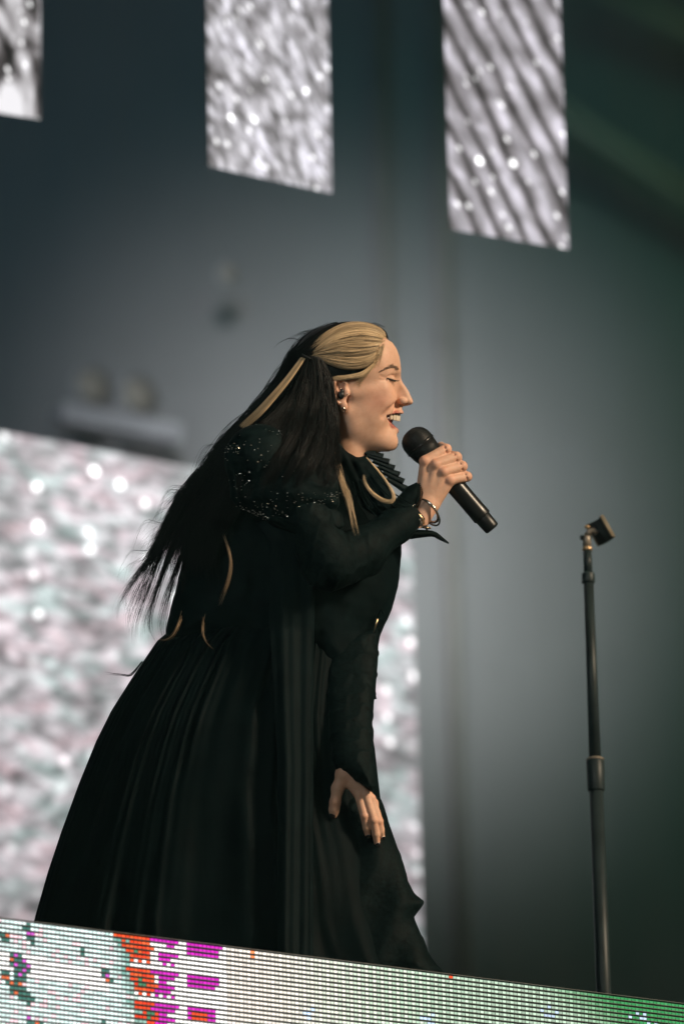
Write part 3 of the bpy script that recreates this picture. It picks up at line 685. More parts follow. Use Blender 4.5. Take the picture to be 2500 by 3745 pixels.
def head_field(g):
    X, Y = g.X, g.Y; W = np.abs(g.W)
    F = ell(g, (1262, 1342, 0), (190, 156, 156), W)
    F = smin(F, ell(g, (1345, 1325, 0), (116, 132, 130), W), 40)
    F = smin(F, ell(g, (1352, 1478, 0), (90, 150, 104), W), 40)
    F = smin(F, capsule(g, (1268, 1500, 106), (1412, 1612, 24), 28, 34, W), 38)
    F = smin(F, capsule(g, (1400, 1424, 92), (1290, 1436, 124), 24, 20, W), 34)
    F = smin(F, ell(g, (1402, 1464, 68), (46, 47, 48), W), 26)
    F = smin(F, capsule(g, (1310, 1500, 0), (1400, 1600, 0), 96, 48, W), 34)
    F = smin(F, ell(g, (1330, 1500, 76), (86, 92, 54), W), 34)
    F = smin(F, capsule(g, (1275, 1540, 58), (1262, 1690, 44), 62, 62, W), 40)
    F = smin(F, capsule(g, (1300, 1585, 0), (1402, 1616, 0), 84, 34, W), 30)
    F = smin(F, ell(g, (1322, 1606, 0), (92, 60, 84), W), 34)
    F = smin(F, capsule(g, (1290, 1560, 78), (1395, 1606, 34), 44, 36, W), 30)
    sd = g.poly(FACE)
    yy = np.asarray(g.Y)[0, :, 0]
    hw = np.interp(yy, [1180, 1230, 1330, 1360, 1380, 1405, 1440, 1462, 1486, 1496, 1510, 1560, 1590, 1620, 1650, 1700], [60, 70, 56, 30, 16, 16, 20, 23, 20, 30, 44, 46, 38, 46, 44, 60])
    rr = np.interp(yy, [1180, 1330, 1360, 1380, 1440, 1486, 1496, 1510, 1560, 1590, 1620, 1650, 1700], [50, 42, 24, 14, 16, 17, 22, 30, 30, 26, 34, 34, 40])
    hw = hw[None, :, None]; rr = rr[None, :, None]
    q1, q2 = sd + rr, W - (hw - rr)
    plate = np.sqrt(np.maximum(q1, 0) ** 2 + np.maximum(q2, 0) ** 2) + np.minimum(np.maximum(q1, q2), 0) - rr
    plate = np.maximum(plate, 1330 - X - 0)      # only the front of the face
    F = smin(F, plate, 14)
    # brow, eye socket, closed lid
    F = smin(F, capsule(g, (1450, 1352, 18), (1408, 1362, 90), 13, 12, W), 14)
    F = smax(F, -ell(g, (1466, 1388, 62), (34, 21, 30), W), 16)
    F = smin(F, ell(g, (1417, 1386, 65), (27, 25, 27), W), 5)
    F = smin(F, capsule(g, (1438, 1402, 48), (1408, 1408, 86), 7, 7, W), 8)       # pouch under the eye of a smile
    # nose: tip, wings, nostrils
    F = smin(F, ell(g, (1492, 1466, 0), (19, 15, 17), W), 8)
    F = smin(F, ell(g, (1470, 1466, 27), (18, 14, 15), W), 4)
    F = smax(F, -capsule(g, (1455, 1451, 34), (1480, 1448, 22), 2, 2, W), 6)
    F = smax(F, -ell(g, (1477, 1484, 17), (16, 8, 9), W), 3)
    F = smax(F, -capsule(g, (1452, 1455, 36), (1450, 1476, 38), 3, 3, W), 6)      # crease behind the wing
    F = smax(F, sd + 0.0, 5)
    # smile fold and mouth
    F = smin(F, chain(g, UP_LIP, UP_R, 3, W), 6); F = smin(F, chain(g, LO_LIP, LO_R, 3, W), 6)
    F = smax(F, -np.maximum(g.poly(MOUTH), W - 90), 3)
    # ear: plate, rim, tragus, lobe, hollow
    E = ell(g, (1244, 1434, 146), (27, 52, 12), W)
    E = smin(E, chain(g, [(1264, 1402, 148), (1250, 1386, 156), (1232, 1384, 160), (1222, 1398, 163), (1219, 1424, 163), (1224, 1452, 160), (1236, 1474, 156)], [7, 7, 7, 7, 7, 6, 6], 4, W), 5)
    E = smin(E, ell(g, (1257, 1484, 150), (14, 17, 9), W), 8)
    E = smin(E, ell(g, (1267, 1436, 148), (9, 14, 10), W), 6)
    E = smax(E, -ell(g, (1245, 1418, 166), (15, 33, 24), W), 4)
    F = smin(F, E, 8)
    # neck
    F = smin(F, capsule(g, (1262, 1560, 0), (1215, 1790, 0), 92, 98, W), 26)
    return F
HM = {}
def surf(x, y, lift=2.0):
    """near-side depth of the modelled head at (x, y), lifted a little off the skin"""
    g = HM['g']; i = int(round((x - g.lo[0]) / g.h)); j = int(round((y - g.lo[1]) / g.h))
    i = min(max(i, 1), g.n[0] - 2); j = min(max(j, 1), g.n[1] - 2)
    d = HM['d'][i - 1:i + 2, j - 1:j + 2].mean()
    return min(d - lift, -0.0)
def head():
    g = Grid((1050, 1165, -184), (1530, 1800, 184), 3.2)
    F = head_field(g)
    neg = F < 0; hit = neg.any(2); i0 = np.maximum(neg.argmax(2), 1)
    HM['g'] = g; HM['d'] = np.where(hit, g.lo[2] + (i0 - 0.5) * g.h, 0.0)
    W = np.abs(g.W)
    def groove(pts, r, out, k):
        q = [(x, y, -surf(x, y, out)) for x, y in pts]; return -chain(g, q, [r] * len(q), 2, W)
    F = smax(F, groove([(1450, 1472), (1436, 1490), (1421, 1506), (1406, 1522)], 9, 7.0, 0), 16)     # smile fold
    F = smax(F, groove([(1413, 1383), (1402, 1379), (1392, 1374)], 3, 2.2, 0), 5)                                  # crinkles at the eye
    F = smax(F, groove([(1412, 1388), (1400, 1390), (1390, 1389)], 3, 2.3, 0), 5)
    F = smax(F, groove([(1418, 1377), (1430, 1371), (1444, 1376)], 3, 1.4, 0), 4)                                  # lid crease
    v, f = nets(F, g); v = laplace(v, f, 1, 0.4)
    # colour of lips and cheeks
    class Q: pass
    q = Q(); q.X, q.Y, q.W = v[:, 0], v[:, 1], np.abs(v[:, 2])
    lip = np.minimum(chain(q, UP_LIP, UP_R, 2), chain(q, LO_LIP, LO_R, 2))
    lm = np.clip(1 - (lip - 0.5) / 3.0, 0, 1)[:, None]
    bl = np.exp(-(((v[:, 0] - 1385) / 55) ** 2 + ((v[:, 1] - 1465) / 48) ** 2))[:, None] * 0.6
    inside = ((sd_poly(v[:, 0], v[:, 1], MOUTH) < 2.5) & (q.W < 48))[:, None]
    t = SKIN * (1 - bl) + BLUSH * bl; t = t * (1 - lm) + LIP * lm; t = np.where(inside, np.array([0.12, 0.025, 0.02]), t)
    ear = (np.exp(-(((v[:, 0] - 1246) / 30) ** 2 + ((v[:, 1] - 1440) / 60) ** 2)) * (q.W > 120))[:, None] * 0.35
    t = t * (1 - ear) + np.array([0.60, 0.28, 0.20]) * ear
    return v, f, t
def right_hand():
    g = Grid((1500, 1600, -150), (1760, 1930, 120), 3.2)
    mcp = [(1553, 1686, -58), (1592, 1698, -64), (1620, 1724, -62), (1644, 1756, -54)]
    pip = [(1631, 1642, -20), (1668, 1672, -22), (1689, 1705, -22), (1707, 1743, -18)]
    dip = [(1612, 1632, 40), (1648, 1664, 40), (1668, 1698, 40), (1688, 1738, 38)]
    tip = [(1570, 1650, 50), (1606, 1684, 50), (1630, 1716, 50), (1654, 1752, 46)]
    rs = [(20, 19.5, 16, 13), (20, 20.5, 16, 13), (20, 20, 16, 13), (19, 18.5, 15, 12)]
    wr = (1563, 1852, -52)
    F = None
    for m, p, d, t, r in zip(mcp, pip, dip, tip, rs):
        c = chain(g, [m, p, d, t], r, 4); F = c if F is None else smin(F, c, 6)
    pal = None
    for k, m in enumerate(mcp):
        c = capsule(g, (wr[0] - 18 + k * 13, wr[1] - 18, wr[2] + 4), (m[0], m[1] + 2, m[2] + 5), 30, 19); pal = c if pal is None else smin(pal, c, 10)
    F = smin(F, pal, 9)
    for m in mcp: F = smin(F, ell(g, (m[0], m[1], m[2] - 5), (15, 15, 13)), 8)        # knuckles
    F = smin(F, chain(g, [(1552, 1820, -36), (1556, 1770, 4), (1556, 1715, 44), (1590, 1672, 56)], [26, 22, 17, 13], 8), 10)   # thumb round the far side
    F = smin(F, chain(g, [wr, (1520, 1925, -70)], [37, 36], 8), 18)
    for p in pip: F = smax(F, -capsule(g, (p[0] - 9, p[1] - 16, p[2] - 17), (p[0] + 1, p[1] + 14, p[2] - 17), 3, 3), 4)
    v, f = nets(F, g); return v, f
HD = -392.0                                  # depth of the lowered hand, in front of the skirt
def left_hand():
    g = Grid((1170, 2770, -500), (1450, 3130, -250), 3.0)
    D = HD
    mcp = [(1311, 2906, D - 8), (1336, 2908, D - 10), (1356, 2922, D - 2), (1366, 2938, D + 14)]
    pip = [(1332, 2986, D - 22), (1366, 3002, D - 24), (1384, 3006, D - 14), (1388, 3004, D + 4)]
    dip = [(1340, 3028, D - 14), (1374, 3052, D - 16), (1392, 3042, D - 6), (1394, 3034, D + 10)]
    tip = [(1344, 3052, D - 6), (1378, 3082, D - 8), (1396, 3060, D + 2), (1396, 3048, D + 14)]
    rs = [(17, 15.5, 14.5, 11.5), (17, 15.5, 14.5, 11.5), (16, 14.5, 13, 11), (14, 13, 11, 10)]
    wr = (1262, 2826, D + 6); F = None
    for m, p, d, t, r in zip(mcp, pip, dip, tip, rs):
        c = chain(g, [m, p, d, t], r, 4); F = c if F is None else smin(F, c, 3)
    pal = None
    for k, m in enumerate(mcp):
        c = capsule(g, (wr[0] - 8 + k * 10, wr[1] + 4 + k * 6, wr[2]), m, 26, 17); pal = c if pal is None else smin(pal, c, 10)
    F = smin(F, pal, 8)
    th = chain(g, [(1252, 2846, D + 2), (1234, 2884, D - 2), (1225, 2935, D - 8), (1221, 2962, D - 6), (1220, 2980, D - 2)], [27, 22, 19, 18, 14], 12)
    F = smin(F, th, 14)
    F = smin(F, chain(g, [wr, (1275, 2740, D + 20)], [32, 34], 8), 16)
    for p in pip[:3]: F = smin(F, ell(g, (p[0], p[1], p[2] - 6), (13, 11, 11)), 5)
    v, f = nets(F, g); return v, f
def torso():
    """the figure under the dress: trunk, arms and legs"""
    g = Grid((560, 1560, -420), (1560, 3000, 330), 16)
    F = capsule(g, (1215, 1780, 20), (1130, 1900, 40), 90, 150)
    F = smin(F, ell(g, (1120, 1930, 60), (180, 180, 180)), 60)
    F = smin(F, capsule(g, (1090, 2000, 40), (960, 2400, 30), 160, 165), 80)
    F = smin(F, chain(g, [(1050, 1860, -90), (1190, 2040, -290), (1500, 1890, -80)], [50, 40, 32], 20), 30)
    F = smin(F, chain(g, [(1150, 1860, 230), (1300, 2380, 40), (1268, 2790, -350)], [70, 50, 34], 20), 40)
    F = smin(F, chain(g, [(900, 2420, -60), (1180, 2760, -170), (980, 3000, -240)], [120, 90, 60], 20), 40)
    F = smin(F, chain(g, [(940, 2420, 110), (1220, 2760, 20), (1040, 3000, -40)], [120, 90, 60], 20), 40)
    return nets(F, g)
def body():
    vs, fs, ts, n = [], [], [], 0
    v, f, t = head(); vs.append(v); fs.append(f); ts.append(t); n += len(v)
    for fn, kn in ((right_hand, 'r'), (left_hand, 'l'), (torso, 't')):
        v, f = fn(); v = laplace(v, f, 1, 0.4)
        t = np.tile(SKIN * np.array([1.0, 0.99, 0.98]), (len(v), 1))
        red = np.zeros(len(v))
        for c in {'r': [(1553, 1682, -66), (1594, 1694, -72), (1621, 1721, -70), (1645, 1754, -62), (1634, 1640, -22), (1670, 1670, -24), (1692, 1702, -24), (1711, 1741, -20)],
                  'l': [(1311, 2904, HD), (1338, 2906, HD), (1357, 2920, HD), (1332, 2987, HD - 20), (1367, 3003, HD - 22), (1385, 3007, HD - 14), (1223, 2940, HD - 8), (1344, 3050, HD), (1378, 3080, HD)], 't': []}[kn]:
            red = np.maximum(red, np.exp(-((v - np.array(c)) ** 2).sum(1) / (2 * 13.0 ** 2)))
        t = t * (1 - 0.55 * red[:, None]) + np.array([0.60, 0.27, 0.18]) * 0.55 * red[:, None]
        vs.append(v); fs.append(f + n); ts.append(t); n += len(v)
    v = np.concatenate(vs); mesh('body', P(v[:, 0], v[:, 1], v[:, 2]), np.concatenate(fs), M['skin'], person, True, np.concatenate(ts))
body()

# face details: teeth, mouth lining, lashes, brow
def face_details():
    mb = MB()
    for k in range(10):                       # upper teeth along the dental arch
        s = (k - 4.5) / 4.5; ang = s * 1.12
        w = 46 * math.sin(ang); x = 1459 - 46 * (1 - math.cos(ang)) * 1.15
        hgt = 14.5 - 4.0 * s * s; y = 1512 + 1.5 * abs(s) + hgt
        t = np.array([-math.sin(ang) * 1.0, 0, math.cos(ang)]); nrm = np.array([math.cos(ang), 0, math.sin(ang)])
        ax = RIGHT * t[0] + FWD * t[2]; ay = RIGHT * nrm[0] + FWD * nrm[2]
        tw = (7.8 if abs(k - 4.5) < 2 else 6.8); V = []; c0 = P(x, y, w)
        for z, q in ((-1, .62), (-.93, .84), (-.75, .96), (-.3, 1), (.3, .98), (.8, .9), (1, .85)):
            for j in range(12):
                a = 2 * math.pi * (j + 0.5) / 12; e1 = math.copysign(abs(math.cos(a)) ** 0.6, math.cos(a)); e2 = math.copysign(abs(math.sin(a)) ** 0.6, math.sin(a))
                V.append(c0 + (ax * e1 * tw * q + ay * e2 * 4.2 * q + UP * z * hgt) * S)
        f = [(i * 12 + j, i * 12 + (j + 1) % 12, i * 12 + 12 + (j + 1) % 12, i * 12 + 12 + j) for i in range(6) for j in range(12)] + [tuple(range(11, -1, -1)), tuple(range(72, 84))]
        mesh('tooth', V, f, M['tooth'], person)
    g = Grid((1370, 1490, -60), (1460, 1600, 60), 4)
    F = smax(ell(g, (1408, 1534, 0), (34, 30, 52)), g.poly([(1380, 1500), (1425, 1506), (1440, 1530), (1434, 1545), (1424, 1560), (1380, 1570)]), 3)
    implicit('tongue', F, g, M['mouth'], person)
    for s in (-1, 1):
        mb = MB()                              # lash line on the closed lid
        pts = [(1415, 1381.5), (1424, 1385.5), (1434, 1389), (1442, 1391.5), (1448, 1392)]
        c = catmull([(a, b, -s * surf(a, b, 1.0)) for a, b in pts], 6); mb.tube(P(c[:, 0], c[:, 1], c[:, 2]), np.interp(np.linspace(0, 1, len(c)), [0, .25, .8, 1], [1.0, 3.6, 3.4, 1.2]) * S, 6)
        for k in range(18):
            t = k / 17; a = c[int(t * (len(c) - 1))]
            e = a + np.array([9 + 5 * t, 3.0 + 1.5 * math.sin(k * 2.1) - 4 * t, s * 6 * (1 - t)]); m = (a + e) / 2 + np.array([0, 1.6, 0])
            q = np.array([a, m, e]); mb.tube(P(q[:, 0], q[:, 1], q[:, 2]), [1.3 * S, 1.0 * S, 0.3 * S], 4)
        mb.build('eyelashes', M['lash'], person)
        mb = MB(); r = np.random.default_rng(5)   # brow hairs
        for k in range(240):
            t = r.random() ** 1.25; x = np.interp(t, [0, .16, .36, .75, 1], [1456, 1451, 1438, 1415, 1396]) + r.normal() * 1.2
            y = np.interp(t, [0, .16, .36, .75, 1], [1351, 1344, 1338, 1346, 1355]) + r.normal() * np.interp(t, [0, .4, 1], [3.4, 2.8, 1.2])
            ln = 10; e = (x - ln, y - 3 + 8 * t)
            q = np.array([(x, y, -s * surf(x, y, 0)), ((x + e[0]) / 2, (y + e[1]) / 2 - 0.6, -s * surf((x + e[0]) / 2, (y + e[1]) / 2, 2.6)), (e[0], e[1], -s * surf(*e, 2.2))])
            mb.tube(P(q[:, 0], q[:, 1], q[:, 2]), [0.5 * S, 0.5 * S, 0.2 * S], 4)
        mb.build('eyebrow', M['brow'], person)
    # in-ear monitor and ear jewellery
    g = Grid((1225, 1420, -190), (1270, 1475, -120), 2.5)
    F = smin(ell(g, (1246, 1446, -158), (13, 15, 12)), ell(g, (1250, 1430, -158), (7, 10, 8)), 5)
    implicit('in_ear_monitor', F, g, M['plastic'], person)
    for x, y, d, rr in ((1272.5, 1440, -160, 2.6), (1244.5, 1472, -164, 2.6), (1248, 1419, -160, 2.2), (1254, 1398, -160, 2.2), (1240, 1401, -166, 1.8)):
        mb = MB(); mb.ball(P(x, y, d), rr * S, 10, 8); mb.build('ear_stud', M['silver'], person)
    for k in range(3):
        mb = MB(); mb.torus(P(1255 + k * 1.2, 1495 + k * 2.6, -158), RIGHT * 1.0, -FWD * 0.7 + UP * 0.7, 7 * S, 8 * S, 1.3 * S, 16, 6); mb.build('ear_hoop', M['silver'], person)
    # nails
    D = HD
    for (x, y, d), (dx, dy), L, w in (((1216, 2979, D - 16), (-0.12, 1), 15, 11), ((1345, 3056, D - 15), (0.15, 1), 11, 9), ((1380, 3086, D - 16), (0.15, 1), 13, 10), ((1398, 3062, D - 6), (0.2, 1), 10, 8)):
        n = math.hypot(dx, dy); dx /= n; dy /= n
        g = Grid((x - 22, y - 24, d - 20), (x + 22, y + 26, d + 24), 2.0)
        ca = ell(g, (x + dx * 4, y + dy * 4, d + 4), (w, L, 8)); implicit('fingernail', ca, g, M['nail'], person)
face_details()

# ------------------------------------------------------------------ hair
def strands(name, guides, n, rad, material, parent, nseg=26, jit=(4, 4, 8), wav=0.0, tip=0.25, seed=1, tintv=0.35, lenv=0.12, rootv=0.0, clump=0, depth=0, taper_root=1.0, label=None, sink=None, lowl=0.0, lift=0.0):
    """strands blended between neighbouring guide curves (lists of (x, y, depth)); depth = layer thickness"""
    r = np.random.default_rng(seed); G_ = [resample(catmull(q, 8), nseg) for q in guides]; G_ = np.stack(G_)
    m = len(guides); t = r.random(n) * (m - 1); i = np.minimum(t.astype(int), m - 2) if m > 1 else np.zeros(n, int); fr = (t - i)[:, None, None]
    C = (G_[i] * (1 - fr) + G_[i + 1] * fr) if m > 1 else G_[i].copy()
    s = np.linspace(0, 1, nseg)
    # each strand ends at its own length
    le = 1 - lenv * r.random(n) ** 2; st0 = rootv * r.random(n); sk = st0[:, None] + (np.maximum(le - st0, 0.15))[:, None] * s[None]; sk = np.minimum(sk, 1.0)
    idx = sk * (nseg - 1); lo = np.minimum(idx.astype(int), nseg - 2); fr2 = (idx - lo)[..., None]
    C = np.take_along_axis(C, lo[..., None].repeat(3, 2), 1) * (1 - fr2) + np.take_along_axis(C, (lo + 1)[..., None].repeat(3, 2), 1) * fr2
    env = (0.35 + 0.65 * s)[None, :, None]
    C = C + r.normal(size=(n, 1, 3)) * np.array(jit) * env
    low_q = np.zeros(n)
    if lowl or lift:
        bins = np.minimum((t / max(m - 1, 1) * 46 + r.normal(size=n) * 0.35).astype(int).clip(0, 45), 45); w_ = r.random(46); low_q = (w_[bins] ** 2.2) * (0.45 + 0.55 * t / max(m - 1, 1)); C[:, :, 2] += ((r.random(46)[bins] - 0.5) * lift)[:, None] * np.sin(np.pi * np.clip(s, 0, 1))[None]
    if depth: C[:, :, 2] += (r.random((n, 1)) * depth)
    if clump:
        cl = np.minimum((t / max(m - 1, 1) * clump).astype(int), clump - 1) if m > 1 else r.integers(0, clump, n); cl = (cl + r.integers(-1, 2, n)) % clump; cen = np.stack([C[cl == q].mean(0) if (cl == q).any() else C[0] for q in range(clump)])[cl]; C = C + (cen - C) * (0.6 * s ** 2)[None, :, None]; off = r.normal(size=(clump, 3)) * np.array(jit) * 1.6; C += off[cl][:, None, :] * (s ** 1.3)[None, :, None]
        ph = r.random((clump, 3)) * 6.28; fq = 1.0 + r.random((clump, 3)) * 1.6
        for k in range(3): C[:, :, k] += wav * np.sin(ph[cl, k][:, None] + fq[cl, k][:, None] * 5.5 * s[None]) * (0.15 + s)[None] * (1 if k < 2 else 0.8)
    if wav:
        ph = r.random((n, 3)) * 6.28; fq = 0.6 + r.random((n, 3)) * 1.8
        for k in range(3): C[:, :, k] += 0.45 * wav * np.sin(ph[:, k][:, None] + fq[:, k][:, None] * 6 * s[None]) * (0.1 + s)[None]
    Wp = P(C[..., 0], C[..., 1], C[..., 2])
    tan = np.gradient(Wp, axis=1); tan /= np.linalg.norm(tan, axis=2)[..., None] + 1e-12
    a = np.cross(tan, np.array([0.2, 1.0, 0.1])); a /= np.linalg.norm(a, axis=2)[..., None] + 1e-12; b = np.cross(tan, a)
    rp = rad * S * np.minimum(1, (1 - s) / tip + 0.12) * np.minimum(1, s / 0.05 + taper_root); rr = (rp[None, :] * (0.7 + 0.6 * r.random((n, 1))))[..., None]
    V = np.stack([Wp + rr * (math.cos(q) * a + math.sin(q) * b) for q in (0.5, 2.6, 4.7)], 2)      # n, nseg, 3, 3
    base = (np.arange(n) * nseg * 3)[:, None, None]; k = (np.arange(nseg - 1) * 3)[None, :, None]; j = np.arange(3)[None, None, :]; j2 = (j + 1) % 3
    F = np.stack([base + k + j, base + k + 3 + j, base + k + 3 + j2, base + k + j2], -1).reshape(-1, 4)
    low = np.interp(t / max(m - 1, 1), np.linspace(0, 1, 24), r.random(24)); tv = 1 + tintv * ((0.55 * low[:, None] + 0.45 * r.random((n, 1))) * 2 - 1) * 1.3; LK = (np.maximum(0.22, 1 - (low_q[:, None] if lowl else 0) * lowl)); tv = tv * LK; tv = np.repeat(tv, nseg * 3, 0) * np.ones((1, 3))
    if sink is not None: sink.append((V.reshape(-1, 3), F, tv)); return
    o = mesh(name, V.reshape(-1, 3), F, material, parent, True, tv)
    if label: o['label'] = label
    return o
def skull(x, y, lift=0.0):
    """near-side depth of the head surface at (x, y)"""
    a = 1 - ((x - 1262) / (196 + lift)) ** 2 - ((y - 1342) / (164 + lift)) ** 2
    return min(-(160 + lift) * math.sqrt(max(a, 0.0)), surf(x, y, lift))
def on_skull(pts, lift=4): return [(x, y, skull(x, y, lift)) for x, y in pts]
def flush(name, sink, material, parent):
    n = 0; fs = []
    for v, f, t in sink: fs.append(f + n); n += len(v)
    mesh(name, np.concatenate([q[0] for q in sink]), np.concatenate(fs), material, parent, True, np.concatenate([q[2] for q in sink]))
def hair():
    loose = []; crown_ = []
    # cap of dark hair round the skull, both sides
    g = Grid((1040, 1150, -190), (1440, 1620, 190), 5)
    F = ell(g, (1258, 1342, 0), (195, 163, 163))
    F = smin(F, capsule(g, (1180, 1420, 0), (1120, 1640, 0), 118, 110), 40)
    F = np.maximum(F, -g.poly([(1190, 1395), (1280, 1372), (1330, 1372), (1372, 1330), (1392, 1235), (1412, 1160), (1600, 1160), (1600, 1800), (1290, 1800), (1225, 1600), (1205, 1480)]) * -1 * -1)
    v, f = nets(F, g); v = laplace(v, f, 2); mesh('hair_cap', P(v[:, 0], v[:, 1], v[:, 2]), f, M['dark_hair'], person, True, np.ones((len(v), 3)))
    # blonde front section swept back to the clip, lower edge above the ear
    CLIP = (1122, 1306)
    top = [(1408, 1220), (1386, 1198), (1330, 1180), (1262, 1184), (1190, 1222), (1140, 1274), CLIP]
    g0 = [(1410, 1230), (1380, 1210), (1320, 1197), (1250, 1208), (1184, 1246), (1140, 1286), CLIP]
    g1 = [(1411, 1240), (1370, 1228), (1310, 1224), (1240, 1238), (1180, 1266), (1140, 1292), CLIP]
    g2 = [(1384, 1264), (1360, 1268), (1300, 1272), (1232, 1276), (1178, 1288), (1144, 1300), CLIP]
    g3 = [(1374, 1293), (1350, 1312), (1290, 1324), (1228, 1318), (1182, 1308), (1150, 1304), CLIP]
    g4 = [(1364, 1324), (1340, 1342), (1296, 1352), (1240, 1344), (1190, 1322), (1152, 1308), CLIP]
    bl = [on_skull(q, 6) for q in (top, g0, g1, g2, g3, g4)]
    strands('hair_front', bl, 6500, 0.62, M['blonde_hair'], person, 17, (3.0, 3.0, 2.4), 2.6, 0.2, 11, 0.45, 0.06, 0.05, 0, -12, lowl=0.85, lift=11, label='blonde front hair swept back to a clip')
    # dark parting above it and along the crown
    pk = [on_skull([(1417, 1236), (1408, 1214), (1388, 1198), (1356, 1186), (1320, 1180)], 6),
          on_skull([(1413, 1240), (1400, 1218), (1378, 1202), (1350, 1190), (1316, 1184)], 6)]
    strands('hair', pk, 420, 0.7, M['dark_hair'], person, 16, (2.5, 2, 3), 1.5, 0.3, 12, 0.4, 0.5, 0.0, 0, 10, sink=crown_)
    pk3 = [on_skull([(1330, 1180), (1262, 1180), (1180, 1206), (1120, 1262), (1082, 1330), (1052, 1400)], 9),
           on_skull([(1300, 1178), (1236, 1182), (1170, 1214), (1118, 1268), (1088, 1320), (1066, 1380)], 9)]
    strands('hair', pk3, 600, 0.8, M['dark_hair'], person, 20, (2.5, 2, 3), 1.5, 0.2, 12, 0.4, 0.05, 0.0, 0, 60, sink=crown_)
    pk2 = [on_skull([(1310, 1182), (1240, 1186), (1180, 1212), (1130, 1262), (1092, 1320), (1060, 1400)], 8),
           on_skull([(1290, 1196), (1230, 1212), (1172, 1250), (1128, 1298), (1098, 1350), (1080, 1420)], 8)]
    strands('hair', pk2, 800, 0.85, M['dark_hair'], person, 20, (3, 3, 3), 1.5, 0.2, 13, 0.4, 0.05, 0.0, 0, 8, sink=crown_)
    flush('hair', crown_, M['dark_hair'], person)
    # short pieces over the top of the ear and the sideburn
    eb = [[(1372, 1322, surf(1372, 1322)), (1330, 1358, surf(1330, 1358, 5)), (1284, 1372, -160), (1240, 1378, -166), (1216, 1386, -168)],
          [(1360, 1340, surf(1360, 1340)), (1326, 1372, surf(1326, 1372, 5)), (1290, 1382, -158), (1256, 1382, -166), (1222, 1384, -170)]]
    strands('hair', eb, 420, 0.8, M['blonde_hair'], person, 18, (3.2, 3.2, 2), 2, 0.3, 14, 0.45, 0.15, label='blonde hair tucked over the ear')
    sq = lambda q: [(a, b, surf(a, b, 2.5)) for a, b in q]
    sb = [sq([(1374, 1328), (1346, 1362), (1326, 1396), (1318, 1424)]), sq([(1352, 1340), (1322, 1372), (1300, 1394), (1294, 1410)])]
    strands('hair', sb, 150, 0.5, M['blonde_hair'], person, 14, (5, 4, 1.2), 3, 0.8, 15, 0.4, 0.8, label='fine sideburn strands')
    bh = [sq([(1416, 1240), (1400, 1236), (1384, 1240)]), sq([(1402, 1262), (1388, 1262), (1370, 1266)]), sq([(1394, 1290), (1378, 1292), (1358, 1298)]), sq([(1384, 1318), (1366, 1324), (1346, 1334)])]
    strands('hair', bh, 260, 0.38, M['blonde_hair'], person, 12, (5, 4, 0.8), 2.5, 0.6, 27, 0.5, 0.4, 0.35, label='fine baby hairs along the hairline')
    # light wisps along the temple
    wi = [sq([(1414, 1236), (1402, 1264), (1396, 1300), (1388, 1344)]), sq([(1404, 1244), (1388, 1282), (1374, 1312), (1360, 1346)])]
    strands('hair', wi, 150, 0.5, M['blonde_hair'], person, 14, (4, 3, 1.0), 3, 0.8, 16, 0.3, 0.8, label='fine blonde wisps at the temple')
    # long dark hair: from the clip and the back of the head down over the shoulder and the back
    side = [[(1180, 1318, -172), (1206, 1400, -184), (1216, 1500, -190), (1224, 1590, -230), (1222, 1680, -330), (1206, 1760, -400), (1180, 1850, -430)],
            [(1160, 1308, -170), (1172, 1400, -190), (1168, 1500, -215), (1150, 1600, -330), (1112, 1720, -440), (1066, 1800, -452), (1030, 1880, -440)],
            [(1130, 1305, -160), (1120, 1400, -182), (1096, 1500, -235), (1060, 1590, -370), (1010, 1690, -446), (964, 1790, -452), (940, 1860, -430)],
            [(1118, 1310, -150), (1086, 1400, -168), (1036, 1480, -200), (960, 1560, -300), (880, 1650, -360), (836, 1790, -380), (826, 1900, -360)]]
    strands('hair', side, 4200, 0.75, M['dark_hair'], person, 26, (9, 6, 7), 11, 0.5, 17, 0.5, 0.6, 0.0, 34, 24)
    edge = [(1048, 1350), (1010, 1412), (956, 1483), (888, 1547), (824, 1612), (772, 1690), (740, 1742), (670, 1838), (598, 1940), (546, 2028), (508, 2116), (494, 2196)]
    roots = [[(1230, 1186, 20), (1138, 1224, 24), (1074, 1290, 36)], [(1226, 1190, -24), (1142, 1230, -24), (1082, 1292, -12)], [(1216, 1202, -66), (1142, 1242, -66), (1090, 1296, -56)],
             [(1180, 1232, -100), (1130, 1266, -104), (1098, 1306, -96)], [(1168, 1262, -132), (1130, 1288, -132), (1106, 1312, -128)], [(1126, 1306, -142)]]
    back = []
    for k, rt in enumerate(roots):
        g_ = list(rt)
        for i, (x, y) in enumerate(edge):
            u = i / 11; dx = k * (10 + 38 * u) if k < 5 else 50 + 205 * u
            d = 40 - 45 * k * (0.8 + 0.35 * u) - (60 * u * (1 - u) * 4 * 0.5 if k > 2 else 0)
            g_.append((x + dx, y + k * 10 * u + (6 * k if i < 3 else 0), d))
        back.append(g_)
    back = back[::-1]
    strands('hair', back, 7000, 0.9, M['dark_hair'], person, 26, (11, 8, 20), 19, 0.45, 18, 0.5, 0.7, 0.0, 170, 60)
    # dense underlayer keeps the light out of the upper part
    under = [[q for q in gde[2:10]] for gde in back]
    strands('hair', under, 1500, 2.0, M['dark_hair'], person, 22, (7, 7, 30), 4, 0.5, 19, 0.4, 0.25, 0.0, 0, 120)
    # blonde streak along the back of the head and pieces that show lower down
    st = [[(1114, 1312, -172), (1064, 1385, -190), (1014, 1447, -200), (956, 1512, -204), (892, 1568, -190)], [(1100, 1308, -166), (1048, 1378, -182), (998, 1436, -190), (940, 1500, -192), (876, 1556, -180)]]
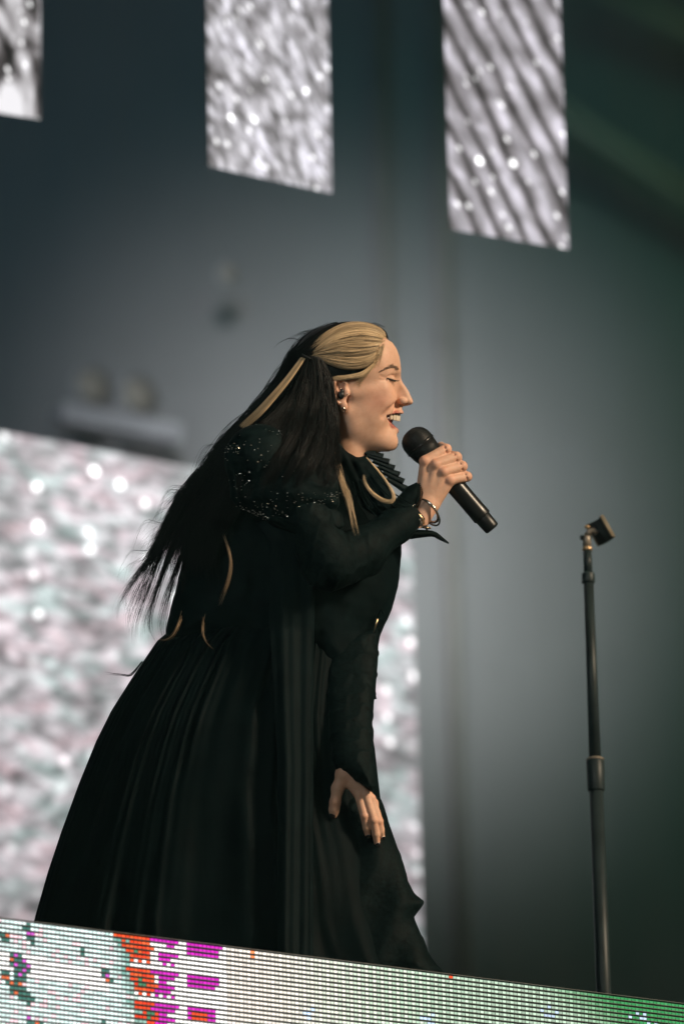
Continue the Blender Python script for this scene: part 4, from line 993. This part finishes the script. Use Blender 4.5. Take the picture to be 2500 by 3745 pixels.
    strands('hair_streak', st, 520, 0.8, M['blonde_hair'], person, 22, (2.5, 2.5, 3), 2, 0.35, 20, 0.35, 0.2, label='blonde streak running down the dark hair')
    for k, (pts, n, sp, lab) in enumerate((
        ([(812, 1950, -240), (832, 2010, -338), (840, 2065, -344), (832, 2120, -340), (812, 2175, -326), (796, 2215, -250)], 70, 3.2, 'blonde curl on the dark hair at the back'),
        ([(668, 2225, -220), (650, 2280, -296), (628, 2322, -300), (598, 2340, -290), (568, 2335, -270)], 26, 2.2, 'small blonde hair end above the skirt'),
        ([(746, 2240, -230), (737, 2300, -312), (748, 2342, -316), (776, 2372, -300)], 18, 2.0, 'pale wispy hair end above the skirt'),
        )):
        strands('hair_streak', [pts, [(a + 9, b + 3, c) for a, b, c in pts]], max(12, int(n * 0.42)), 0.45, M['shaded_blonde'], person, 18, (sp, 2, 3), 2, 0.7, 21 + k, 0.35, 0.5, 0.5, label=lab, taper_root=0.05)
    # blonde lock hanging in front of the ear down the chest, and the loop under the chin
    lock = [(1168, 1490, -190), (1182, 1540, -214), (1205, 1600, -226), (1224, 1680, -256), (1240, 1750, -276), (1266, 1812, -282), (1284, 1880, -300), (1298, 1950, -318), (1310, 2000, -318)]
    strands('hair_lock', [lock, [(a + 7, b - 2, c) for a, b, c in lock]], 100, 0.5, M['blonde_hair'], person, 26, (3, 3, 3), 5, 0.6, 31, 0.4, 0.5, 0.35, 5, label='thin blonde lock hanging from the ear onto the chest')
    loop = [(1338, 1672, -150), (1368, 1704, -170), (1402, 1744, -180), (1430, 1786, -186), (1444, 1815, -188), (1440, 1834, -188), (1420, 1838, -186), (1390, 1826, -184), (1358, 1800, -180), (1336, 1768, -176), (1328, 1738, -172)]
    strands('hair_lock', [loop, [(a - 9 * math.sin(k * 0.33), b - 6 * math.sin(k * 0.30), c) for k, (a, b, c) in enumerate(loop)]], 150, 0.55, M['blonde_hair'], person, 34, (2.6, 2.6, 2), 3.0, 0.3, 32, 0.4, 0.3, 0.12, label='blonde lock curled into a loop below the chin')
    # loose ends and fly-aways
    r = np.random.default_rng(44)
    ends = [(448, 2212), (420, 2258), (462, 2284), (474, 2312), (498, 2332), (484, 2354), (524, 2330), (546, 2312), (562, 2346), (592, 2338), (612, 2356), (640, 2345), (672, 2362), (704, 2372), (455, 2160), (470, 2235)]
    for k, (ex, ey) in enumerate(ends):
        t = np.clip((ex - 420) / 280, 0, 1); bx = 560 + 150 * t + r.normal() * 10; by = 1960 + 120 * t + r.normal() * 14
        bow = -26 + 16 * r.normal()
        q = [(bx + 80, by - 170, -40), (bx, by, -50 - 10 * k % 40), (bx * .55 + ex * .45 + bow, by * .5 + ey * .5, -60), (bx * .15 + ex * .85 + bow * .8, by * .18 + ey * .82, -60), (ex, ey, -60)]
        strands('hair', [q, [(a + 9, b + 4, c) for a, b, c in q]], 46, 0.72, M['dark_hair'], person, 20, (6, 5, 6), 6, 0.8, 60 + k, 0.4, 0.5, sink=loose)
    fly = []
    for k in range(70):
        t = r.random(); x0 = np.interp(t, [0, .4, .75, 1], [900, 800, 640, 520]); y0 = np.interp(t, [0, .4, .75, 1], [1570, 1690, 1860, 2050])
        L_ = 60 + 150 * r.random(); a = math.radians(150 + 60 * r.random())
        fly.append([(x0 + 70, y0 - 70, -20), (x0, y0, -20), (x0 + math.cos(a) * L_ * .5, y0 + math.sin(a) * L_ * .4 + 30, -20), (x0 + math.cos(a) * L_ * .8, y0 + abs(math.sin(a)) * L_ + 70, -20)])
    for k in range(0, 70):
        strands('hair', [fly[k]], 4, 0.5, M['dark_hair'], person, 18, (6, 6, 6), 6, 0.8, 90 + k, 0.3, 0.4, sink=loose)
    crown = []
    for k in range(16):
        x0 = 1080 + 19 * k + r.normal() * 12; y0 = 1190 + ((x0 - 1290) / 16) ** 2 * 0.3
        crown.append([(x0 + 40, y0, -10), (x0, y0 - 12, -10), (x0 - 40, y0 + 2, -10), (x0 - 70, y0 + 34, -10)])
    for k, q in enumerate(crown): strands('hair', [q], 4, 0.55, M['dark_hair'], person, 14, (5, 4, 6), 3, 0.8, 140 + k, 0.3, 0.4, sink=loose)
    w1 = [(520, 2420, -60), (480, 2468, -60), (440, 2468, -60), (384, 2462, -60)]
    strands('hair', [w1], 14, 0.8, M['dark_hair'], person, 18, (4, 3, 4), 3, 0.8, 160, 0.3, 0.4, sink=loose)
    w2 = [[(700, 1740, -20), (660, 1800, -20), (624, 1850, -20), (588, 1880, -20)], [(740, 1700, -20), (690, 1765, -20), (650, 1800, -20), (600, 1862, -20)]]
    strands('hair', w2, 40, 0.7, M['dark_hair'], person, 20, (8, 8, 6), 6, 0.7, 161, 0.3, 0.4, sink=loose)
    flush('loose_hair', loose, M['dark_hair'], person)
    # clip
    mb = MB(); q = catmull([(1104, 1296, -172), (1118, 1304, -178), (1134, 1312, -180)], 6); mb.tube(P(q[:, 0], q[:, 1], q[:, 2]), 3.5 * S, 8); mb.build('hair_clip', M['plastic'], person)
hair()

# ------------------------------------------------------------------ the dress
def skirt():
    ys = np.array([2290, 2344, 2487, 2599, 2711, 2870, 3045, 3189, 3353, 3500, 3720.])
    xl = np.array([640, 574, 478, 407, 351, 287, 223, 175, 128, 96, 60.])
    yr = np.array([2290, 2408, 2540, 2626, 2740, 2838, 2924, 3009, 3094, 3175, 3260, 3364, 3492, 3547, 3720.])
    xr = np.array([1330, 1340, 1345, 1350, 1370, 1381, 1391, 1421, 1451, 1474, 1497, 1516, 1570, 1610, 1680.])
    nv, nu = 110, 640; v = np.zeros((nv, nu, 3)); r = np.random.default_rng(9)
    Y = np.linspace(2290, 3720, nv); th = np.linspace(0, 2 * math.pi, nu, endpoint=False)
    # irregular pleats that start at the gathered waist
    ph = th + 0.10 * np.sin(3 * th + 1.0) + 0.06 * np.sin(7 * th + 2.0)
    pl = np.sin(58 * ph) * 0.5 + np.sin(37 * ph + 1.3) * 0.5 + 0.35 * np.sin(83 * ph + 0.4)
    pl2 = np.sin(13 * ph + 0.8) * 0.7 + np.sin(22 * ph + 2.2) * 0.5 + 0.3 * np.sin(41 * ph)
    for i, y in enumerate(Y):
        t = (y - 2290) / 1430.0
        a0, a1 = np.interp(y, ys, xl), np.interp(y, yr, xr)
        c, a = (a0 + a1) / 2, (a1 - a0) / 2; b = np.interp(t, [0, 0.25, 1], [260, 370, 400])
        k = (1 - t) ** 1.5; amp = np.interp(t, [0, 0.06, 0.3, 1], [4, 8, 10, 14])
        dsp = amp * (pl * k + pl2 * (1 - k)) * (0.65 + 0.6 * np.sin(2.3 * th + y * 0.004) ** 2) + 4 * np.sin(9 * th + 0.006 * y + 1.5 * np.sin(0.011 * y)) + 5 * np.sin(th * 5 + y * 0.012) * t
        edge = np.clip(1 - np.abs(np.cos(th)) ** 6, 0.15, 1)     # calmer along the outline
        x = c + (a + dsp * 0.25 * edge) * np.cos(th); d = 60 + 120 * t + dv(y) + (b + dsp * 1.5) * np.sin(th)
        v[i] = np.stack([x + 0.35 * dsp * edge * np.sin(th) ** 2 * 0.4, np.full(nu, y) , d], 1)
    idx = np.arange(nv * nu).reshape(nv, nu)
    f = np.stack([idx[:-1], idx[1:], np.roll(idx[1:], -1, 1), np.roll(idx[:-1], -1, 1)], -1).reshape(-1, 4)
    q = v.reshape(-1, 3); W = P(q[:, 0], q[:, 1], q[:, 2])
    W[:, 2] = np.maximum(W[:, 2], Z_FLOOR + 0.004)
    mesh('skirt', W, f, M['taffeta'], person)
skirt()
BOD = [(700, 1800), (760, 1690), (860, 1610), (1000, 1570), (1150, 1600), (1224, 1640), (1309, 1690), (1340, 1690), (1400, 1730), (1440, 1800), (1452, 1860), (1470, 1940), (1468, 2005), (1460, 2090), (1443, 2185), (1418, 2258), (1384, 2330), (1381, 2408),
       (1374, 2535), (1360, 2560), (1200, 2520), (1060, 2470), (900, 2435), (760, 2395), (640, 2350), (606, 2310), (640, 2150), (690, 1950)]
def bodice():
    g = Grid((570, 1540, -330), (1500, 2600, 400), 8)
    F = pillow(g, catmull(BOD, 5, True), 260, 240, 60, -0.12, 2000)
    x, y, w = g.X, g.Y, g.W
    F = F + 5 * wob(x, y, w, 3, 5, 0.02) + 3 * np.sin((x * 0.8 + y * 0.35) * 0.055 + 2 * wob(x, y, w, 4, 3, 0.008))
    implicit('bodice', F, g, M['velvet'], person, 2)
    # high collar round the neck
    g = Grid((1090, 1580, -150), (1460, 1900, 150), 5)
    F = pillow(g, [(1150, 1562), (1196, 1566), (1222, 1584), (1262, 1618), (1306, 1660), (1336, 1664), (1362, 1690), (1400, 1740), (1440, 1800), (1430, 1880), (1250, 1890), (1110, 1800), (1120, 1660)], 36, 128, 0)
    F = F + 0.9 * np.sin((g.X - 0.5 * g.Y) * 0.16)
    implicit('high_collar', F, g, M['velvet'], person, 1)
bodice()
def puff_sleeve():
    g = Grid((790, 1530, -520), (1330, 2030, -60), 6)
    x, y, w = g.X, g.Y, g.W
    F = ell(g, (950, 1680, -300), (132, 130, 130))
    F = smin(F, ell(g, (1060, 1790, -310), (180, 105, 120)), 30)
    F = smin(F, capsule(g, (905, 1800, -300), (1110, 1900, -340), 66, 60), 20)
    F = smin(F, capsule(g, (1010, 1850, -345), (1215, 1905, -330), 52, 40), 10)
    F = smin(F, capsule(g, (1060, 1780, -350), (1200, 1830, -330), 44, 40), 10)
    F = F + 2.0 * wob(x, y, w, 8, 6, 0.03) + 3 * np.sin((0.45 * x - y) * 0.06 + 2.5 * wob(x, y, w, 5, 3, 0.01)) * np.clip((y - 1700) / 100, 0.15, 1) - 7 * crease((0.35 * x - y) * 0.030 + 2.6 * wob(x, y, w, 6, 4, 0.012)) * np.clip((y - 1690) / 120, 0.1, 1)
    o = implicit('puff_sleeve', F, g, M['tulle'], person, 2)
    # glitter threads sewn on the sleeve: countless, one piece
    me = o.data; n = len(me.vertices); co = np.empty(n * 3); me.vertices.foreach_get('co', co); co = co.reshape(-1, 3) + base_of(person)
    no = np.empty(n * 3); me.vertices.foreach_get('normal', no); no = no.reshape(-1, 3)
    rel = co - CAM; px = NW / 2 + rel @ RIGHT / (rel @ FWD) / K; py = NH / 2 - rel @ UP / (rel @ FWD) / K
    face = (no @ FWD) < -0.2
    wdir = -RIGHT * 3.2 + UP * 3.6 - FWD * 7.5; HALF = wdir / np.linalg.norm(wdir) - FWD; HALF = HALF / np.linalg.norm(HALF)     # sequins tilted between lamp and camera, so the glint is built into their shape
    r = np.random.default_rng(17); mb = MB(); cand = np.where(face)[0]
    dens = wob(px[cand], py[cand], px[cand] * 0, 21, 4, 0.03) + 0.25 * r.normal(size=len(cand)); pick = cand[np.argsort(-dens)[:1500]]; pick = r.choice(pick, 230, replace=False)
    for i in pick:
        nn = HALF + no[i] * 0.3 + r.normal(size=3) * 0.45; nn /= np.linalg.norm(nn); a = RIGHT - (RIGHT @ nn) * nn; a /= np.linalg.norm(a); b = np.cross(nn, a)
        c = co[i] + no[i] * 0.0012; L_ = (2.4 + 2.6 * r.random()) * S; h = (0.8 + 0.6 * r.random()) * S
        mb.add([c - a * L_, c - b * h, c + a * L_, c + b * h], [(0, 1, 2, 3)])
    s = mb.build('sequins', M['sequin'], person, False); s['kind'] = 'stuff'
puff_sleeve()
def sleeves():
    # right arm: elbow below the puff, forearm rising to the wrist
    g = Grid((1080, 1780, -460), (1570, 2260, 0), 5)
    x, y, w = g.X, g.Y, g.W
    F = chain(g, [(1120, 1900, -330), (1205, 2060, -320), (1330, 2010, -220), (1450, 1920, -120), (1520, 1872, -72)], [95, 92, 78, 60, 50], 40)
    F = smin(F, capsule(g, (1190, 2080, -320), (1330, 2040, -230), 68, 70), 30)
    F = F - 6 * crease((x * 0.72 + y * 0.5) * 0.045 + 3.0 * wob(x, y, w, 12, 4, 0.012)) * np.clip((1490 - x) / 250, 0.15, 1) + 1.2 * wob(x, y, w, 13, 6, 0.05)
    F = np.maximum(F, (x - 1530) * 0.78 + (1880 - y) * 0.62 - 8)
    implicit('sleeve', F, g, M['lace'], person, 1)
    # left arm hanging to the knee
    g = Grid((1160, 2230, -540), (1420, 2920, 160), 5)
    x, y, w = g.X, g.Y, g.W
    poly = [(1250, 2280), (1370, 2300), (1381, 2345), (1381, 2420), (1371, 2540), (1361, 2626), (1366, 2740), (1372, 2840), (1364, 2896), (1345, 2885), (1290, 2846), (1245, 2812), (1226, 2812), (1212, 2740), (1196, 2600), (1190, 2450), (1205, 2340)]
    F = pillow(g, catmull(poly, 4, True), 72, 74, -62, -0.645, 2300)
    F = F - 5 * crease((x * 0.5 + y) * 0.042 + 3.4 * wob(x, y, w, 31, 4, 0.015)) + 1.2 * wob(x, y, w, 33, 6, 0.06)
    implicit('sleeve', F, g, M['lace'], person, 1)
sleeves()
def cape():
    """long straight panel hanging from the right shoulder"""
    ys = np.linspace(1870, 3690, 124); nu = 44; v = []; t = np.linspace(0, 1, nu)
    for y in ys:
        k = np.clip((y - 1870) / 110, 0, 1); xr = 1148 + 4 * math.sin(y * 0.004) - 8 * np.clip((y - 2900) / 700, 0, 1); xl = 985 + 30 * np.clip((y - 2300) / 500, 0, 1) - 50 * (1 - k)
        x = xl + (xr - xl) * t
        d = -355 + np.where(y < 2300, (2300 - y) * -0.02, dv(y) * 0.92 - 16 * np.clip((y - 2300) / 300, 0, 1))
        fold = 55 * t + 6 * np.sin(t * 8 + 0.3 + y * 0.0008) + 2.5 * np.sin(t * 23 + y * 0.002) + 40 * (1 - t) ** 3 + 26 * np.clip((t - 0.93) / 0.07, 0, 1)
        v.append(np.stack([x, np.full(nu, y) + 14 * (1 - t) * (1 - k) * 3, np.full(nu, d) + fold * (0.4 + 0.6 * k) + 60 * (1 - k)], 1))
    v = np.array(v); back = v + np.array([0, 0, 7.0]); n = len(ys)
    A = P(v[..., 0], v[..., 1], v[..., 2]).reshape(-1, 3); B = P(back[..., 0], back[..., 1], back[..., 2]).reshape(-1, 3)
    i = np.arange(n * nu).reshape(n, nu)
    f1 = np.stack([i[:-1, :-1], i[1:, :-1], i[1:, 1:], i[:-1, 1:]], -1).reshape(-1, 4); f2 = f1[:, ::-1] + n * nu
    ring = np.r_[i[0], i[1:, -1], i[-1, ::-1][1:], i[::-1, 0][1:-1]]; f3 = np.stack([ring, np.roll(ring, -1), np.roll(ring, -1) + n * nu, ring + n * nu], 1)
    W = np.vstack([A, B]); W[:, 2] = np.maximum(W[:, 2], Z_FLOOR + 0.006)
    mesh('cape_panel', W, np.vstack([f1, f2, f3]), M['cape'], person)
cape()
def overskirt():
    """lace front edge of the dress with a ruffled corner"""
    g = Grid((1120, 2850, -700), (1640, 3600, -150), 7)
    x, y, w = g.X, g.Y, g.W
    poly = [(1180, 2900), (1340, 2880), (1388, 2924), (1421, 3009), (1451, 3094), (1474, 3175), (1488, 3225), (1520, 3262), (1547, 3300), (1515, 3364), (1530, 3410), (1570, 3492), (1612, 3550), (1640, 3590), (1180, 3590)]
    F = pillow(g, poly, 90, 90, -225, -0.325, 2900)
    F = F + 6 * np.sin(x * 0.05 + y * 0.012 + 2 * wob(x, y, w, 41, 4, 0.008)) + 3 * wob(x, y, w, 42, 6, 0.05)
    implicit('lace_overskirt', F, g, M['lace'], person, 1)
overskirt()
def trims():
    # box-pleated ruffle down the front, under the chin: each pleat a little loop of organza
    path = catmull([(1372, 1662), (1404, 1676), (1428, 1700), (1450, 1728), (1472, 1760), (1486, 1792)], 10); path = resample(path, 7)
    col = empty('ruffle_collar', P(1400, 1700, 0) - np.array(person.location)); col.parent = person
    for k in range(7):
        tx, ty = path[k]; ox, oy = tx - 74, ty - 6 + k * 3
        ang = 0.22 + 0.05 * k; dirv = np.array([math.cos(ang), math.sin(ang)]); nrm = np.array([-dirv[1], dirv[0]])
        L_ = 84; V = []; nn = 16
        for i in range(7):
            u = i / 6; c = np.array([tx, ty]) - dirv * L_ * (1 - u); hh = (7 + 8.5 * u)
            for j in range(nn):
                a = 2 * math.pi * j / nn; ee = math.copysign(abs(math.sin(a)) ** 0.7, math.sin(a)); cc = math.copysign(abs(math.cos(a)) ** 0.7, math.cos(a))
                p = c + nrm * hh * ee; V.append(P(p[0], p[1], -30 - k * 4 + cc * (34 + 8 * u)))
        f = [(i * nn + j, i * nn + (j + 1) % nn, (i + 1) * nn + (j + 1) % nn, (i + 1) * nn + j) for i in range(6) for j in range(nn)]
        mesh('pleat', V, f, M['ruff'], col)
    # fine pin-tucks fanning over the chest
    for k in range(7):
        a = np.array([1290 + k * 14, 1762 - k * 4, -126.0]); b = np.array([1352 + k * 26, 1905 - k * 10, -165.0 + k * 4]); m = (a + b) / 2 + np.array([-10, 6, -28])
        q = catmull([a, m, b], 8); mb = MB(); mb.tube(P(q[:, 0], q[:, 1], q[:, 2]), 2.6 * S, 6); mb.build('pin_tuck', M['velvet'], person)
    # turned-back cuff petals at the right wrist
    def petal(pts, base, wd, d0, d1):
        c = resample(catmull(pts, 8), 16); V = []; n = len(c); m = 9
        for i in range(n):
            t = i / (n - 1); tg = c[min(i + 1, n - 1)] - c[max(i - 1, 0)]; tg /= np.linalg.norm(tg); nr = np.array([-tg[1], tg[0]]); ww = np.interp(t, [0, .4, .8, 1], wd)
            for j in range(m):
                s = j / (m - 1) * 2 - 1; p = c[i] + nr * ww * s; V.append((p[0], p[1], d0 + (d1 - d0) * t - 26 * (1 - s * s)))
        V = np.array(V); A = P(V[:, 0], V[:, 1], V[:, 2]); B = P(V[:, 0], V[:, 1], V[:, 2] + 6); ii = np.arange(n * m).reshape(n, m)
        f1 = np.stack([ii[:-1, :-1], ii[:-1, 1:], ii[1:, 1:], ii[1:, :-1]], -1).reshape(-1, 4); f2 = f1[:, ::-1] + n * m
        ring = np.r_[ii[0], ii[1:, -1], ii[-1, ::-1][1:], ii[::-1, 0][1:-1]]; f3 = np.stack([ring, np.roll(ring, -1), np.roll(ring, -1) + n * m, ring + n * m], 1)
        mesh('cuff', np.vstack([A, B]), np.vstack([f1, f2, f3]), M['lace'], person)
    petal([(1436, 1900), (1470, 1860), (1500, 1815), (1528, 1768)], None, [46, 40, 30, 8], -120, -92)
    petal([(1440, 1935), (1510, 1952), (1580, 1952), (1612, 1970), (1640, 1987)], None, [40, 16, 9, 3], -90, -20)
    # bead edging of the cuff
    mb = MB()
    for k in range(16):
        t = k / 15; x = np.interp(t, [0, .3, .6, 1], [1534, 1545, 1541, 1520]); y = np.interp(t, [0, .3, .6, 1], [1768, 1800, 1818, 1842]); mb.ball(P(x, y, -118), 2.6 * S, 6, 5)
    mb.build('bead_trim', M['lace'], person)
    mb = MB()
    for k in range(9): mb.ball(P(1512 - k * 2.6, 1846 + k * 5.0, -128), 2.5 * S, 6, 5)
    for k in range(9): mb.ball(P(1500 - k * 1.7, 1895 + k * 5.0, -132), 2.8 * S, 6, 5)
    mb.build('bead_trim', M['silver'], person)
    # bangle and jewelled bracelets
    ax = (RIGHT * 0.62 - UP * 0.78); ax /= np.linalg.norm(ax); ay = -FWD * 0.85 + RIGHT * 0.40 + UP * 0.34; ay -= (ay @ ax) * ax; ay /= np.linalg.norm(ay)
    mb = MB(); mb.torus(P(1564, 1868, -60), ax, ay, 50 * S, 46 * S, 5.0 * S, 36, 10); mb.build('bangle', M['silver'], person)
    mb = MB(); mb.torus(P(1570, 1880, -56), ax, ay, 50 * S, 46 * S, 3.6 * S, 36, 8); mb.build('bangle', M['silver'], person)
    r = np.random.default_rng(23)
    mb = MB()
    for k in range(20):
        t = k / 19; x = np.interp(t, [0, .35, .7, 1], [1516, 1532, 1545, 1572]) + r.normal() * 2.5; y = np.interp(t, [0, .35, .7, 1], [1870, 1896, 1922, 1934]) + r.normal() * 2.5
        q = r.normal(size=3); q /= np.linalg.norm(q); e = np.cross(q, UP); e /= np.linalg.norm(e); mb.box(P(x, y, -124), q, e, np.cross(q, e), 4.2 * S, 3.4 * S, 3.0 * S)
    mb.build('jewelled_bracelet', M['silver'], person, False)
    mb = MB()
    q = catmull([(1512, 1868, -118), (1530, 1880, -126), (1545, 1898, -124), (1550, 1918, -116)], 6); mb.tube(P(q[:, 0], q[:, 1], q[:, 2]), 3.4 * S, 8)
    q = catmull([(1538, 1925, -122), (1556, 1930, -120), (1574, 1931, -112)], 6); mb.tube(P(q[:, 0], q[:, 1], q[:, 2]), 4.0 * S, 8)
    mb.build('bracelet', M['gold'], person)
    # small metal tab of the lacing on the front
    mb = MB(); q = np.array([(1380, 2262, -120), (1374, 2285, -122), (1366, 2313, -120)]); mb.tube(P(q[:, 0], q[:, 1], q[:, 2]), [4.5 * S, 3.5 * S, 1.5 * S], 8); mb.build('lace_tip', M['gold'], person)
    mb = MB(); q = catmull([(1380, 2262, -120), (1392, 2232, -124), (1404, 2250, -120), (1412, 2262, -110)], 6); mb.tube(P(q[:, 0], q[:, 1], q[:, 2]), 2.4 * S, 6); mb.build('lace_cord', M['velvet'], person)
trims()

# ------------------------------------------------------------------ microphone in her hand
def microphone():
    A, B = P(1491, 1576, 0), P(1801, 1936, 0); ax = (B - A) / np.linalg.norm(B - A); L_ = np.linalg.norm(B - A); s = S
    root = empty('microphone', P(1600, 1705, 0), 'black handheld wireless microphone held up to her mouth', 'microphone')
    prof = [(0, 2), (2, 16), (7, 30), (16, 43), (28, 52), (44, 57), (60, 58)]
    mb = MB(); mb.lathe(A, ax, [(a * s, r * s) for a, r in prof] + [(72 * s, 57 * s)], 32); g0 = mb.build('grille', M['grille'], root)
    mb = MB(); mb.lathe(A + ax * 66 * s, ax, [(0, 57.5 * s), (0.5 * s, 60 * s), (8 * s, 60 * s), (9 * s, 57.5 * s)], 32, False); mb.build('grille_band', M['mic_body'], root)
    mb = MB(); mb.lathe(A + ax * 72 * s, ax, [(0, 57 * s), (30 * s, 53 * s), (52 * s, 47 * s)], 32); mb.build('lower_grille', M['grille'], root)
    # wire mesh: real wires wound over the grille
    mb = MB(); a = np.cross(ax, FWD); a /= np.linalg.norm(a); b = np.cross(ax, a)
    full = prof + [(72, 57), (102, 53), (122, 47)]
    for k in range(26):
        t = 4 + k * 4.6; rr = np.interp(t, [q[0] for q in full], [q[1] for q in full]) + 0.6
        n = 26; v = []
        if 65 < t < 77: continue
        mb.torus(A + ax * t * s, a, b, rr * s, rr * s, 1.1 * s, n, 4)
    mb.build('mesh_wire', M['grille'], root)
    mb = MB(); mb.lathe(A + ax * 124 * s, ax, [(0, 46 * s), (1 * s, 47 * s), (16 * s, 45 * s), (34 * s, 40 * s), (60 * s, 37 * s)], 32); mb.build('head_ring', M['mic_body'], root)
    mb = MB(); mb.lathe(A + ax * 182 * s, ax, [(0, 37 * s), (30 * s, 35.5 * s), (200 * s, 35 * s), (232 * s, 36 * s), (236 * s, 34 * s)], 32); mb.build('handle', M['mic_body'], root)
    mb = MB(); mb.lathe(A + ax * 416 * s, ax, [(0, 30 * s), (2 * s, 31 * s), (50 * s, 29 * s), (56 * s, 27 * s), (59 * s, 20 * s)], 32); mb.build('antenna_cap', M['plastic'], root)
    # small pale status window and gold printed mark near the head
    nr = -FWD
    def plate(px, py, hw, hh, rot, m, nm, d):
        c = P(px, py, d); e = RIGHT * math.cos(rot) - UP * math.sin(rot); q = np.cross(e, -FWD)
        mb = MB(); mb.box(c, e, q, -FWD, hw * s, hh * s, 1.6 * s, 0.5 * s); mb.build(nm, m, root, False)
    plate(1568, 1621, 8, 4.5, 0.87, M['silver'], 'status_window', -40)
    for k, (dx, dy, a_, h_) in enumerate(((0, 0, 2.2, 7), (6, -5, 2, 6.5), (12, -9, 2.2, 5.5), (-7, 8, 2, 4.5), (-13, 14, 3, 5))):
        plate(1557 + dx, 1646 + dy, a_, h_, 0.87 + 0.25 * (k % 2), M['gold'], 'printed_mark', -45)
    plate(1567, 1655, 11, 2.8, 0.9, M['gold'], 'printed_mark', -44)
microphone()

# ------------------------------------------------------------------ microphone stand
def mic_stand():
    D0 = 0.0
    top = at_dist(2146, 2000, 9.55); base = np.array([top[0], top[1], Z_FLOOR]); s = K * 9.55 * 0.94
    up = ZV; root = empty('microphone_stand', base, 'tall black straight microphone stand with an empty clip, right of the singer', 'microphone stand')
    def z_at(py):     # height on the stand that the photo row shows
        r = ray(2150, py); t = (top[1] - CAM[1]) / r[1]; return CAM[2] + r[2] * t
    def seg(name, p0, p1, r0, r1, m, n=24, bev=True):
        z0, z1 = z_at(p0), z_at(p1); h = z1 - z0
        pr = [(0, r0 * s * .92), (0.002, r0 * s), (h - 0.002, r1 * s), (h, r1 * s * .92)] if bev else [(0, r0 * s), (h, r1 * s)]
        mb = MB(); mb.lathe((base[0], base[1], z0), up, pr, n); return mb.build(name, m, root)
    mb = MB(); mb.lathe(base, up, [(0, 0.155), (0.012, 0.155), (0.02, 0.14), (0.03, 0.03), (0.06, 0.018)], 40); mb.build('base', M['stand_metal'], root)
    zb = z_at(2895) ; mb = MB(); mb.lathe(base + up * 0.03, up, [(0, 29 * s), (zb - base[2] - 0.03, 27 * s)], 28); mb.build('lower_tube', M['stand_metal'], root)
    seg('clutch', 2895, 2782, 33, 35, M['stand_metal']); seg('clutch_ring', 2782, 2774, 36, 34, M['grey_joint'])
    seg('upper_tube', 2774, 2128, 23, 19, M['stand_metal'], 24, False)
    seg('collar', 2133, 2096, 26, 25, M['stand_metal']); seg('thin_tube', 2096, 2014, 17, 16, M['stand_metal'], 24, False)
    seg('brass_ring', 2014, 2002, 20, 20, M['brass'])
    zt = z_at(2002)
    # joint and clip
    mb = MB(); mb.lathe((base[0], base[1], zt), up, [(0, 17 * s), (38 * s, 16 * s), (52 * s, 13 * s), (60 * s, 6 * s), (61.5 * s, 1 * s)], 24); mb.build('joint', M['grey_joint'], root)
    jc = np.array([base[0], base[1], zt + 40 * s]); ca = RIGHT * 0.48 - UP * 0.86 - FWD * 0.17; ca /= np.linalg.norm(ca)      # clip axis runs down to the right
    mb = MB(); mb.lathe(jc - RIGHT * 26 * s - FWD * 2 * s, RIGHT, [(0, 9 * s), (10 * s, 11 * s), (44 * s, 10 * s)], 16); mb.build('pivot_bolt', M['stand_metal'], root)
    mb = MB(); mb.tube([jc + UP * 6 * s, jc + RIGHT * 10 * s + UP * 24 * s, jc + RIGHT * 24 * s + UP * 30 * s, jc + RIGHT * 40 * s + UP * 16 * s], [13 * s, 12 * s, 11 * s, 10 * s], 12); mb.build('clip_arm', M['grey_joint'], root)
    mb = MB(); mb.lathe(jc + UP * 42 * s - RIGHT * 6 * s, RIGHT * 0.8 - FWD * 0.6, [(0, 6 * s), (2 * s, 7 * s), (18 * s, 6 * s)], 14); mb.build('screw', M['brass'], root)
    cc = jc + RIGHT * 54 * s + UP * 26 * s; n1 = RIGHT * 0.87 + UP * 0.49; n1 -= (n1 @ ca) * ca; n1 /= np.linalg.norm(n1); n2 = np.cross(ca, n1)
    if n2 @ FWD > 0: n2 = -n2
    L_ = 50 * s
    def shell(name, r_out, r_in, m_, t0, t1):
        V = []; arcs = np.linspace(math.radians(t0), math.radians(t1), 26)
        for sgn in (-1, 1):
            for rad in (r_out * s, r_in * s):
                for t in arcs: V.append(cc + ca * L_ * sgn * (0.92 if sgn > 0 else 1.0) + rad * (math.cos(t) * n1 + math.sin(t) * n2))
        m = len(arcs); a0, b0, a1, b1 = 0, m, 2 * m, 3 * m; f = []
        for i in range(m - 1):
            f += [(a0 + i, a0 + i + 1, a1 + i + 1, a1 + i), (b0 + i, b1 + i, b1 + i + 1, b0 + i + 1), (a0 + i, b0 + i, b0 + i + 1, a0 + i + 1), (a1 + i, a1 + i + 1, b1 + i + 1, b1 + i)]
        f += [(a0, a1, b1, b0), (a0 + m - 1, b0 + m - 1, b1 + m - 1, a1 + m - 1)]
        mesh(name, V, f, m_, root)
    shell('clip', 40, 34, M['rubber'], -185, 48)          # open towards the lower left
    shell('clip_shade_lining', 33.8, 30, M['rubber_shade'], -183, 44)  # added inner shell, its dark colour stands for the shade inside the clip
mic_stand()
